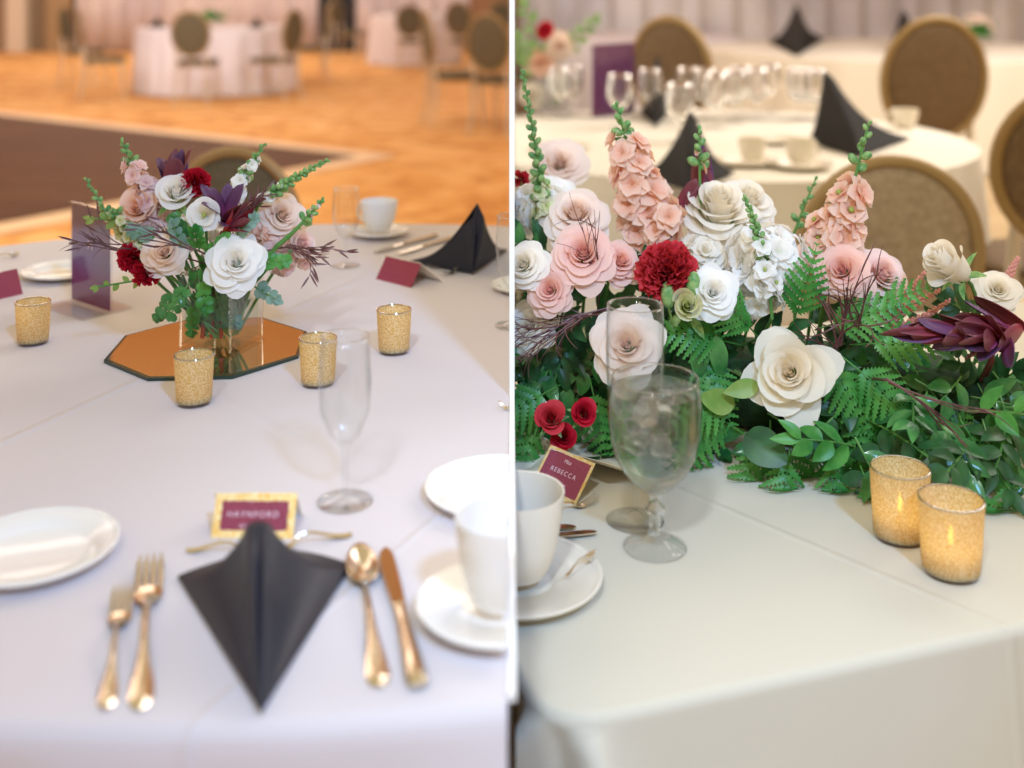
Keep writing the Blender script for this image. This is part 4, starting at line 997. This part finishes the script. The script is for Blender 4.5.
# table ware, right
GC=TR(655,548)
goblet('clear stemmed goblet of iced water in front of the flowers',GC,.174,.0465,.0325)
flute('empty straight champagne flute directly behind the iced water goblet',TR(635,521),.0300,.232,rb=.032,rm=.031)
votive('gold mercury glass votive with lit candle, the one closer to the leaves',TR(900,537),.0305,.0265,.073,MT['vgoldlit'],lit=True)
votive('gold mercury glass votive with lit candle, nearest the table edge',TR(951,572),.0315,.0270,.073,MT['vgoldlit'],lit=True)
pc=TR(518,586); saucer('ivory saucer under the cup at the partition, right table',pc,.081,MT['chinaR'],cut=1)
cup('ivory coffee cup cut by the partition on the right table',pc+V((0,0,.0135)),.0445,.078,MT['chinaR'],cut=1)
m_=spoon('teaspoon resting on the saucer beside the ivory cup',pc+V((.045,-.012,.014)),pc+V((.066,.02,.0165))+V((.01,.0,0)),w=.5)
plate('ivory plate at the partition behind the place card, right table',TR(499,462),.072,MT['chinaR'],cut=1)
placecard('gold edged rosewood place card beside the iced water goblet',TR(531,484),TR(575.5,505),px(549,449,1.34),px(604,462.5,1.288),MT['maroonR'],border=.0036,cut=1,
  lines=(('Miss',.5,.78,.13,1),('REBECCA',.5,.52,.155,1.35),('BIG HAMM',.5,.26,.085,1.2)),back=V((.062,.045,0)))
fork('fork lying behind the ivory cup with its tines showing',TR(528,522),TR(598,503),cut=1)
knife('table knife lying behind the ivory cup',TR(470,548),TR(597,536),cut=1)
knife('second table knife, only its tip seen past the ivory cup',TR(455,531),TR(576,531),cut=1)

# ---------------------------------------------------------------- long arrangement
def r(x,y,Y=1.42): return px(x,y,Y)
SP0=V((.03,1.56,ZR)); SP1=V((.62,1.47,ZR))
def spn(t,dz=.06): q=SP0+(SP1-SP0)*t; return V((q.x,q.y,ZR+dz))
def near(x): return spn(max(0,min(1,(x-.03)/.6)),.05)
# foam tray carrying the stems
m=M()
def fo(u,v):
    a=2*PI*u; c,s=math.cos(a),math.sin(a); e=lambda q:math.copysign(abs(q)**.6,q); ph=PI*v; rr=math.sin(ph)**.5 if 0<v<1 else 0
    q=(SP0+SP1)/2; ax=(SP1-SP0)/2
    return q+ax*1.02*rr*e(c)+V((0,.075*rr*e(s),.052-.047*math.cos(ph)))
m.grid(fo,60,14,wrap=True); o=m.build('floral_foam',MT['moss'],cut=1,cap=True); tag(o,'dark moss covered foam block hidden beneath the long arrangement','floral foam')

def rz(lab,x,y,Y,rp,mt,dx=0,dz=.3,layers=LAY,zs=1,pt=1,k=1,sep=True):
    q=r(x,y,Y); return rose(lab,q,face(q,dx,dz,k),rp/F*Y*1.04,MT[mt],stem=near(q.x),layers=layers,zs=zs,pt=pt,cut=1,sepal=sep)
BUD=[(.05,.95,2,2.0,0,0,.05),(.14,1.0,3,1.5,.01,0,.1),(.25,.98,3,1.3,.03,.01,.15),(.36,.9,3,1.2,.06,.04,.2),(.42,.6,3,1.1,.16,.10,.25)]
rz('ivory hero rose facing forward over the ferns, petals pointed',791,374,1.335,51,'p_hero',-.12,.12,layers=HERO)
rz('large white rose seen from the side at the top of the arrangement',718,214,1.50,44,'p_cream',.05,1.6,zs=1.25,pt=1.3)
rz('second white rose partly behind the large side view rose',745,203,1.54,34,'p_cream',.6,1.3)
rz('white rose right of the dark red carnation',712,293,1.36,29,'p_white',.1,.25)
rz('cream rose above the carnation, below the large white rose',705,254,1.46,26,'p_cream',-.1,.7)
rz('blush rose seen through the champagne flute',627,346,1.35,39,'p_blush',-.1,.2)
rz('peach blush rose above the pink roses at the left',576,218,1.50,36,'p_blush',-.15,.9)
rz('pink garden rose at the left of the arrangement',583,256,1.40,36,'p_pink',-.1,.5,zs=.85)
rz('pink rose bloom right of the pink garden rose',618,263,1.41,26,'p_pink',.5,.5)
rz('deeper pink rose below the pink garden rose',551,291,1.39,25,'p_pink',-.3,.2)
rz('pink rose behind the curling twigs on the right',843,272,1.40,31,'p_pink',-.2,.35)
rz('pale pink rose right of the curling twigs',880,276,1.42,30,'p_lpink',.5,.4,zs=1.1)
rz('cream rosebud pointing up at the right above the burgundy bracts',958,272,1.36,24,'p_cream',-.8,.6,layers=LAY[:6],zs=1.7,k=.4)
rz('cream rose at the right edge above the burgundy bracts',997,291,1.40,24,'p_cream',.15,.5,zs=.9)
rz('small red spray rose at the lower left, leftmost of three',551,420,1.36,16,'p_red2',-.1,.4,layers=LAY[:6])
rz('small red spray rose at the lower left, nearest the goblet',583,414,1.37,14,'p_red',.1,.3,layers=LAY[:6])
rz('small red spray rose at the lower left, lowest of three',564,438,1.37,14,'p_red',.0,.2,layers=LAY[:6],sep=False)
rz('small green white bud flower under the red carnation',687,307,1.37,14,'p_green',0,.1,layers=LAY[:4],zs=1.2)
rz('pale rose deep in the leaves at far left above the ivory plate',570,370,1.50,26,'p_green',-.1,.3)
rz('blush rose high at the left behind the snapdragon',560,165,1.85,30,'p_blush',0,.4)
rz('white flower at the left edge by the snapdragon stem',556,192,1.62,20,'p_white',0,.9)
rz('white bloom at the left edge beside the pink roses',524,266,1.40,26,'p_cream',-.3,.3)
rz('white bloom at the left edge under the deeper pink rose',530,326,1.42,27,'p_cream',-.3,.3)
q=r(668,271,1.375); carnation('large dark red carnation left of the white roses',q,face(q,0,.2),29/F*1.375*1.08,MT['p_red2'],stem=near(q.x),cut=1,n=95)
q=r(521,178,1.6); carnation('small red bloom at the left edge among white flowers',q,face(q,0,.2),9/F*1.6,MT['p_red2'],stem=near(q.x),cut=1,n=30)
q=r(768,262,1.43); cluster('white_stock','white stock blooms right of the green snapdragon tip','flower stem',q,face(q,0,.4),.062,MT['p_white'],14,.024,cut=1,stem=near(q.x))
q=r(755,285,1.42); cluster('white_stock','white stock blooms between the white rose and the hero rose','flower stem',q,face(q,0,.1),.048,MT['p_white'],10,.022,cut=1,stem=near(q.x))
q=r(538,208,1.56); cluster('white_stock','white stock blooms at the left edge by the snapdragon','flower stem',q,face(q,-.1,.4),.045,MT['p_white'],10,.024,cut=1,stem=near(q.x))
q=r(700,262,1.47); cluster('white_hydrangea','cream blooms filling in behind the red carnation','hydrangea',q,face(q,-.2,.7),.04,MT['p_cream'],12,.018,cut=1,stem=near(q.x))
q=r(519,300,1.50); cluster('white_hydrangea','creamy white hydrangea at the left edge of the arrangement','hydrangea',q,face(q,-.1,.2),.05,MT['p_cream'],16,.018,cut=1,stem=near(q.x))
q=r(578,352,1.52); cluster('white_hydrangea','pale green hydrangea low at the left behind twigs','hydrangea',q,face(q,-.1,.2),.05,MT['p_green'],16,.018,cut=1,stem=near(q.x))
def spr(lab,pts,Y,**kw):
    P=[r(x,y,Y) for x,y in pts]; kw.setdefault('stem',near(P[0].x)); spike(lab,P[0],P[1],P[2],cut=1,**kw)
spr('green snapdragon spike at the far left of the arrangement',((545,235),(541,170),(522,70)),1.52,nf=7,t0=.12,t1=.4,fr=.018,mat=MT['p_green'],nb=38,br=.0054,tb=.24,name='snapdragon_stem')
spr('tall peach stock spike left of the large white rose',((655,262),(640,190),(616,103)),1.50,nf=20,t0=.08,t1=.8,fr=.030,mat=MT['p_peach'],nb=8,br=.0062,sr=.003,taper=.3,off=.75)
spr('peach stock lower blooms beside the large white rose',((645,275),(662,235),(668,210)),1.47,nf=9,t0=.2,t1=1,fr=.027,mat=MT['p_peach'],nb=0,sr=.003,taper=.2)
spr('peach stock spike on the right with green budded tip',((828,272),(848,210),(869,122)),1.45,nf=17,t0=.0,t1=.62,fr=.030,mat=MT['p_peach'],nb=8,br=.0062,tb=.72,sr=.003,ctr=True,taper=.3)
spr('peach stock lower blooms left of the pink rose',((815,275),(822,245),(826,215)),1.47,nf=8,t0=.1,t1=1,fr=.026,mat=MT['p_peach'],nb=0,ctr=True,taper=.2)
spr('green tipped snapdragon in front of the large white rose',((772,318),(768,250),(744,196)),1.38,nf=9,t0=.15,t1=.62,fr=.018,mat=MT['p_white'],nb=30,br=.0042,tb=.45,name='snapdragon_stem',ctr=True)
spr('short budded stem rising between two brown bracts',((700,205),(700,170),(699,128)),1.50,nf=2,t0=.5,t1=.7,fr=.009,mat=MT['p_peach'],nb=9,br=.0062,tb=.5)
spr('thin green budded stem behind the right peach stock',((790,245),(800,215),(816,178)),1.58,nf=0,mat=MT['p_white'],nb=9,br=.005,tb=.3)
for i,(a,b,c_) in enumerate((((868,330),(895,308),(925,272)),((880,322),(905,310),(940,290)),((885,335),(915,325),(950,300)),((1000,300),(1008,275),(1018,258)))):
    spr('pink astilbe plume beside the cream rosebud, '+['uppermost','middle','lowest','right edge one'][i],(a,b,c_),1.42,name='astilbe_plume',cat='astilbe',nf=0,mat=MT['p_pink'],nb=46,br=.0034,tb=.15,bmat=MT['p_lpink'],sr=.0012)
# leucadendrons
q=r(1030,330,1.32); t_=leuca('burgundy leucadendron branch pointing left at the right edge',q,(-1,-.12,.02),.066,18,[MT['p_burg'],MT['p_burg'],MT['p_plum'],MT['p_burg']],spread=(.2,.8),w=.44,cut=1,stem=near(.6),seed=21,along=1.75)
q=r(1006,338,1.31); leuca('burgundy bracts nearest the viewer on the right branch',q,(-.8,-.6,.15),.062,9,[MT['p_burg'],MT['p_burg'],MT['p_plum']],spread=(.2,.9),w=.42,cut=1,stem=near(.6),seed=8,along=.5)
q=r(705,212,1.53); leuca('brown plum bracts standing behind the large white rose',q,(-.05,0,1),.085,5,[MT['p_burg'],MT['p_plum']],spread=(.1,.35),w=.36,cut=1,stem=near(q.x),seed=3)
q=r(675,225,1.52); leuca('brown plum bract left of the large white rose',q,(.35,-.2,.8),.07,3,[MT['p_burg']],spread=(.1,.3),w=.36,cut=1,stem=near(q.x),seed=6)
# twigs
twig('burgundy curling twigs standing up before the right pink rose',r(838,345,1.36),(.05,-.2,1),.125,k=6,cut=1,curl=2.2,r=.0015,spread=.3,seed=4)
twig('second cluster of burgundy curled twigs by the right pink rose',r(860,335,1.37),(-.15,-.2,1),.10,k=4,cut=1,curl=2.6,r=.0015,spread=.4,seed=9)
twig('dark wiry twigs at the left below the pink roses',r(580,318,1.38),(-.6,-.3,-.35),.10,k=6,cut=1,curl=1.2,r=.0011,seed=5)
twig('dark wiry twigs at the left running to the partition',r(610,310,1.39),(-1,-.1,-.15),.13,k=6,cut=1,curl=.9,r=.0011,seed=15)
twig('thin dark twigs arching above the pink garden rose',r(600,292,1.40),(-.1,-.2,1),.13,k=3,cut=1,curl=1.2,r=.0009,seed=25)
twig('brown drooping twig above the front votives',r(885,380,1.30),(.5,-.2,-.2),.13,k=3,cut=1,curl=1.0,r=.0014,leafy=.05,seed=35,spread=.3)
twig('burgundy twigs between the ferns right of the white roses',r(835,350,1.36),(-.6,-.2,.4),.06,k=3,cut=1,curl=1.6,r=.0012,seed=45)
# ferns: (x,y,Y, dir x, dir z, length, width)
FG='fern fronds among the leaves of the long arrangement'
fr=[(790,448,1.33,-.2,-.5,.10,.045),(825,452,1.32,.1,-.6,.10,.04),(765,440,1.35,-.4,-.5,.09,.04),(860,465,1.30,.2,-.6,.10,.04),(1000,470,1.28,.0,-.5,.09,.04),(970,480,1.27,.2,-.5,.08,.04),(740,345,1.40,-.7,.35,.14,.05),(760,340,1.40,-.4,.6,.12,.05),(790,330,1.40,.1,.7,.12,.05),(815,330,1.40,.5,.4,.13,.05),(850,345,1.38,.7,.25,.12,.05),(840,355,1.36,.6,-.4,.13,.055),(820,350,1.36,.5,-.7,.12,.05),
 (745,385,1.37,-.8,-.2,.13,.05),(735,395,1.37,-.8,-.6,.12,.045),(725,400,1.37,-.5,-.7,.10,.04),(770,420,1.36,-.1,-.9,.13,.05),(790,425,1.35,.1,-1,.13,.05),(815,425,1.35,.3,-1,.13,.05),(835,430,1.35,.6,-.9,.12,.045),
 (560,385,1.42,-.6,-.1,.12,.05),(550,400,1.42,-.6,-.5,.12,.05),(590,380,1.42,.2,-.8,.11,.045),(545,345,1.44,-.6,.2,.11,.045),(690,340,1.41,.2,-.3,.12,.05),
 (900,400,1.36,.3,-.8,.12,.05),(930,390,1.36,.5,-.7,.12,.05),(960,420,1.33,.5,-.8,.11,.04),(985,440,1.32,.3,-.9,.11,.04),(870,380,1.36,-.2,-.8,.11,.045),(620,410,1.40,.1,-.9,.08,.035),(700,420,1.38,-.2,-.7,.09,.04),(540,420,1.40,-.3,-.6,.09,.04),(860,310,1.42,.4,.4,.10,.04)]
for i,(x,y,Y,dx,dz,L,W) in enumerate(fr):
    fern('green fern frond in the long arrangement on the right table',r(x,y,Y),(dx,-.55,dz),(-.1*dx,-1,.55),L,W,bend=.75,cut=1,group=FG)
RG='glossy leaf stems trailing at the right of the long arrangement'
rr=random.Random(12)
for i in range(34):
    x=rr.uniform(845,1010); y=rr.uniform(355,455) ; Y=1.40-.10*(y-355)/100+rr.uniform(-.02,.02)
    ruscus('glossy green leaf stem above and behind the gold votives',r(x,y,Y),(rr.uniform(-.7,.7),-.5,rr.uniform(-1.0,.35)),(rr.uniform(-.3,.3),-1,.6),rr.uniform(.07,.12),ll=.044,lw=.019,k=6,bend=rr.uniform(.3,1.0),mat=[MT['gleaf'],MT['dleaf'],MT['gleaf'],MT['fern'],MT['dleaf']][i%5],cut=1,group=RG)
DG='leaf stems filling in between the flowers of the long arrangement'
for i in range(95):
    x=rr.uniform(522,1015) if i<60 else rr.uniform(520,680); top=300 if 600<x<860 else (335 if x>900 else 250); y=rr.uniform(top,425); Y=1.50-.06*(y-300)/120
    if x<622 and y>385: continue
    ruscus('dark green leaf stem deep between the flowers of the long arrangement',r(x,y,Y),(rr.uniform(-1,1),-.5,rr.uniform(-.8,.7)),(0,-1,.6),rr.uniform(.07,.11),ll=.045,lw=.021,k=6,bend=rr.uniform(.2,.8),mat=[MT['dleaf'],MT['dleaf'],MT['gleaf']][i%3],cut=1,group=DG)
for x,y,Y,dx,dz,L,W,lab in ((762,445,1.325,.25,-.1,.056,.042,'broad dark leaf under the hero rose, left one'),(812,440,1.33,.3,-.1,.058,.042,'broad dark leaf under the hero rose, right one'),(700,335,1.38,-.05,-.9,.055,.024,'glossy pointed leaf hanging right of the champagne flute'),(716,335,1.38,.1,-.9,.055,.022,'glossy pointed leaf hanging between flute and hero rose'),(760,385,1.34,-.9,-.1,.045,.022,'yellow green leaf left of the hero rose'),(735,405,1.35,-.5,.2,.05,.03,'lobed yellow green leaf beside the goblet'),(640,200,1.46,.0,0,0,0,None)):
    if lab is None: continue
    q=r(x,y,Y); t=thing('leaf',lab,'leaf',q); m=M(); d=V((dx,-.25,dz)); 
    if 'broad' in lab: q=q-V((.02,0,-.012))
    leaf(m,q,d,V((0,-1,.35)),L,W,bend=.35,fold=.12,nu=8,nv=12,round_=False,pw=.6 if 'broad' in lab else .85); m.build('blade',MT['yleaf'] if 'yellow' in lab else (MT['dleaf'] if 'broad' in lab else MT['gleaf']),t,cut=1,sharp=0)
    m=M(); m.tube([q+V((-.02,.05,0)),q],.0012,n=5); m.build('stalk',MT['stem'],t,cut=1)
for (x,y,Y,dx,dz,lab) in ((668,300,1.36,.1,1,'green bud at the left of the small green white flower'),(693,290,1.36,.1,1,'green bud at the right of the small green white flower')):
    q=r(x,y-5,Y); m=M(); m.ball(q,.0085,d=(dx-.2 if x<680 else dx,0,1),el=1.9,nu=12,nv=10); m.tube([q-V((0,0,.012)),q-V((-.008,-.01,.04))],.0014,n=6); o=m.build('flower_bud',MT['bud'],cut=1); tag(o,lab,'bud')
for (x,y) in ((648,185),(657,200)): pass

# ================================================================== BACKGROUND, RIGHT ROOM
def bgt(x,Y,rp,label,clabel,mat,z=ZT):
    X=(x-512)/F*Y; rr_=rp/F*Y; (a,b)=skirt_table(label,(X,Y,0),rr_,z,mat,folds=20,cut=1); tag(b,clabel,'tablecloth'); return V((X,Y,z))
D1=bgt(705,4.05,250,'round banquet table behind the long arrangement','pale cloth on the round table just behind the long arrangement',MT['clothB'])
D2=bgt(900,9.2,190,'round banquet table further back at the right','pale cloth on the round table further back at the right',MT['clothB'])
D3=bgt(640,11.2,100,'round banquet table far back near the partition, right room','pale cloth on the far round table near the partition, right room',MT['clothC'])
def putr(x,Y,rz_,s,label):
    X=(x-512)/F*Y; return copy_tree(chr_,(X,Y,0),rz_,s,label)
chr_=make_chair('brown oval backed chair at the upper right beside the draped cloth',MT['cfabR'],loc=(0,0,0))
chr_.location=V(((925-512)/F*5.1,5.3,0)); chr_.scale=(1.16,1,1.14); chr_.rotation_euler=(0,0,.1)
o=make_chair('pale tufted oval backed chair directly behind the right peach stock',MT['cfabP'],tufted=True,loc=(0,0,0)); o.location=V(((880-512)/F*2.62,2.78,0)); o.scale=(1.0,.9,.91)
o=putr(1068,3.45,-.25,1.08,'brown chair cut by the right edge of the view'); o.scale=(1.2,1,1.02)
putr(700,5.9,-.7,1.12,'brown chair turned sideways behind the purple sign')
# things on the near background table
def onD(x,y,z=ZT): return onz(x,y,z)
def bn(xl,xr,yb,xa,ya,lab,mat=MT['black'],cut=0):
    L=onD(xl,yb,ZT+.006); R=onD(xr,yb-4,ZT+.006); B=onD((xl+xr)/2,yb+14,ZT+.008); A=px(xa,ya,(L.y+R.y)/2+.02)
    napkin(lab,L,B,R,A,mat,cut=cut,ridge=.012,back=.06)
bn(640,735,176,690,112,'black napkin tent on the near background table, behind brown bracts')
bn(808,910,142,824,72,'large black napkin tent on the near background table, right side')
bn(768,826,42,795,12,'black napkin on the further right background table')
bn(888,930,46,900,16,'small black napkin at the top right on the further table')
bn(640,672,112,656,58,'narrow black napkin behind the purple background sign')
def sign2():
    a,b=onD(592,118),onD(634,112); t=thing('table_sign','blurred purple table sign on the background table, right room','sign',(a+b)/2)
    T=frame3(a,b-a,V((0,0,1))); w=(b-a).length; hh=(118-45)/F*a.y
    m=M(); m.grid(lambda u,v:V((w*u,hh*v,0)),2,20,g=lambda u,v:v*.35,T=T); m.build('printed_sheet',MT['print2'],t,smooth=False,solid=.002)
    m=M(); m.box((-.01,-.004,-.05),(w+.01,.002,.05),T); m.box((-.006,0,.002),(w+.006,hh+.006,.006),T); m.build('acrylic_holder',MT['acry'],t,smooth=False)
m,nt,out=new('purple_print_right'); r_=ramp(nt,[(.35,srgb((128,62,96))),(.65,srgb((132,92,140)))]); nz=N(nt,'ShaderNodeTexNoise'); nz.inputs['Scale'].default_value=12; nt.links.new(nz.outputs['Fac'],r_.inputs[0])
b=prin(nt,(1,1,1,1),.3); nt.links.new(r_.outputs[0],b.inputs['Base Color']); nt.links.new(b.outputs[0],out.inputs[0]); MT['print2']=m
sign2()
gk=0
BGG='glasses on the near background table'
pos=[(620,128),(650,120),(735,122),(815,120),(688,118),(705,108),(716,128),(742,104),(757,118),(770,100),(798,118),(806,104),(560,118),(572,104),(680,142)]
g0=None
for i,(x,y) in enumerate(pos):
    y=max(y,113+(i%3)*3)
    q=onD(x,y,ZT)
    if g0 is None: g0=flute('clear glass on the near background table, right room',q,.043,.20,rm=.050,rb=.040,group=BGG,name='wine_glass',mat='bglass')
    else: copy_tree(g0,q,0,1)
pk=None
for i,(x,y,lab) in enumerate(((745,165,'ivory plate in the middle of the near background table'),(800,168,'ivory plate behind the green snapdragon tip, background table'),(770,143,'ivory plate further in on the near background table'),(560,150,'ivory plate at the left of the near background table'))):
    plate(lab,onD(x,y,ZT),.095,MT['chinaR'],h=.018)
cup('ivory cup on the near background table by the large black napkin',onD(800,163,ZT+.014),.045,.07,MT['chinaR'],handle=.3)
cup('ivory cup at the right rim of the near background table',onD(905,128,ZT),.05,.07,MT['chinaR'],handle=3)
cup('ivory cup in the middle of the near background table',onD(752,160,ZT+.014),.042,.065,MT['chinaR'],handle=1)
# blurred arrangement at the far left of the right room
q0=onD(556,112,ZT); m=M()
for i,(x,y,rp,mt,lab) in enumerate(((540,62,16,'p_peach','blurred peach rose in the background arrangement, lower left'),(560,45,17,'p_blush','blurred blush rose in the background arrangement, top'),(570,80,15,'p_white','blurred white rose in the background arrangement, right'),(532,95,15,'p_cream','blurred cream rose in the background arrangement, by the partition'),(545,30,10,'p_red','blurred red rose in the background arrangement, uppermost'))):
    q=px(x,y,q0.y); rose(lab,q,face(q,0,.3),rp/F*q.y,MT[mt],stem=q0+V((0,0,.02)),cut=1,sepal=False)
for i,(a,b) in enumerate((((548,70),(524,8)),((560,60),(592,22)),((535,80),(519,40)))):
    A,B=px(a[0],a[1],q0.y),px(b[0],b[1],q0.y); d=B-A
    ruscus('blurred green sprig of the background arrangement, '+['tall left one','one leaning right','one by the partition'][i],A,d,(0,-1,.3),d.length,ll=.07,lw=.035,k=8,bend=.1,mat=MT['bud'],cut=1)
m=M(); m.lathe([(0,0),(.06,0),(.07,.02),(.075,.12),(.07,.12),(.06,.015),(0,.01)],24,q0,cap=False); o=m.build('glass_vase',MT['thin'],cut=1); tag(o,'small clear vase holding the blurred background roses, right room','vase')
smallplant(D2+V((.75,.35,.002)),'small flower arrangement at the top right on the further table')

# ================================================================== LIGHT
w=bpy.data.worlds.new('World'); sc.world=w; w.use_nodes=True; bg=w.node_tree.nodes['Background']; bg.inputs[0].default_value=(1,.80,.46,1); bg.inputs[1].default_value=.60
def area(name,loc,tgt,sx,sy,pw,col):
    l=bpy.data.lights.new(name,'AREA'); l.shape='RECTANGLE'; l.size=sx; l.size_y=sy; l.energy=pw; l.color=col
    o=bpy.data.objects.new(name,l); COL.objects.link(o); o.location=loc; o.rotation_euler=(V(tgt)-V(loc)).to_track_quat('-Z','Y').to_euler(); return o
def spot(name,loc,tgt,pw,col,ang,rad,bl=.4):
    l=bpy.data.lights.new(name,'SPOT'); l.energy=pw; l.color=col; l.spot_size=math.radians(ang); l.spot_blend=bl; l.shadow_soft_size=rad
    o=bpy.data.objects.new(name,l); COL.objects.link(o); o.location=loc; o.rotation_euler=(V(tgt)-V(loc)).to_track_quat('-Z','Y').to_euler(); return o
spot('window_daylight_left',(.75,-.8,2.7),(-.42,1.35,ZL),170,(.26,.53,1),44,.12,.5)
spot('ceiling_spot_right',(-.35,-.75,3.0),(.45,1.35,ZR+.15),118,(.82,.93,1),34,.14,.5)
area('ballroom_chandelier_left',(-5,6.6,4.2),(-5,8,0),8,4,280,(1,.88,.74))
area('ballroom_chandelier_far_left',(-5,17.5,4.2),(-5,17,0),8,5,260,(1,.90,.76))
area('added_wall_fill',(-5,9,4.1),(-5,20,.4),8,1.5,260,(.90,.92,1))  # added fill lamp, lifts the far cloths and curtains of the left room
area('ballroom_chandelier_right',(3.2,6.0,4.2),(2.6,6.5,0),5,6,370,(1,.95,.9))
for x,y in ((900,537),(951,572)):
    q=TR(x,y); l=bpy.data.lights.new('candle_glow','POINT'); l.energy=.004; l.color=(1,.9,.7); l.shadow_soft_size=.004; o=bpy.data.objects.new('candle_glow',l); COL.objects.link(o); o.location=q+V((0,0,.046))

# ================================================================== CAMERA
cd=bpy.data.cameras.new('Camera'); cam_=bpy.data.objects.new('Camera',cd); COL.objects.link(cam_); sc.camera=cam_
cam_.location=(0,0,HC); cam_.rotation_euler=(PI/2,0,0); cd.sensor_fit='HORIZONTAL'; cd.sensor_width=36; cd.lens=F/1024*36
cd.shift_y=-(384-YH)/1024; cd.clip_start=.05; cd.clip_end=60
cd.dof.use_dof=True; cd.dof.focus_distance=1.36; cd.dof.aperture_fstop=2.6; cd.dof.aperture_blades=0
vs=sc.view_settings; sc.display_settings.display_device='sRGB'
vs.view_transform='Standard'; vs.look='None'; vs.exposure=.27; vs.gamma=1; vs.use_curve_mapping=False
sc.cycles.transparent_max_bounces=32; sc.cycles.max_bounces=16; sc.cycles.transmission_bounces=14; sc.cycles.glossy_bounces=6; sc.cycles.diffuse_bounces=4
sc.cycles.caustics_reflective=False; sc.cycles.caustics_refractive=False
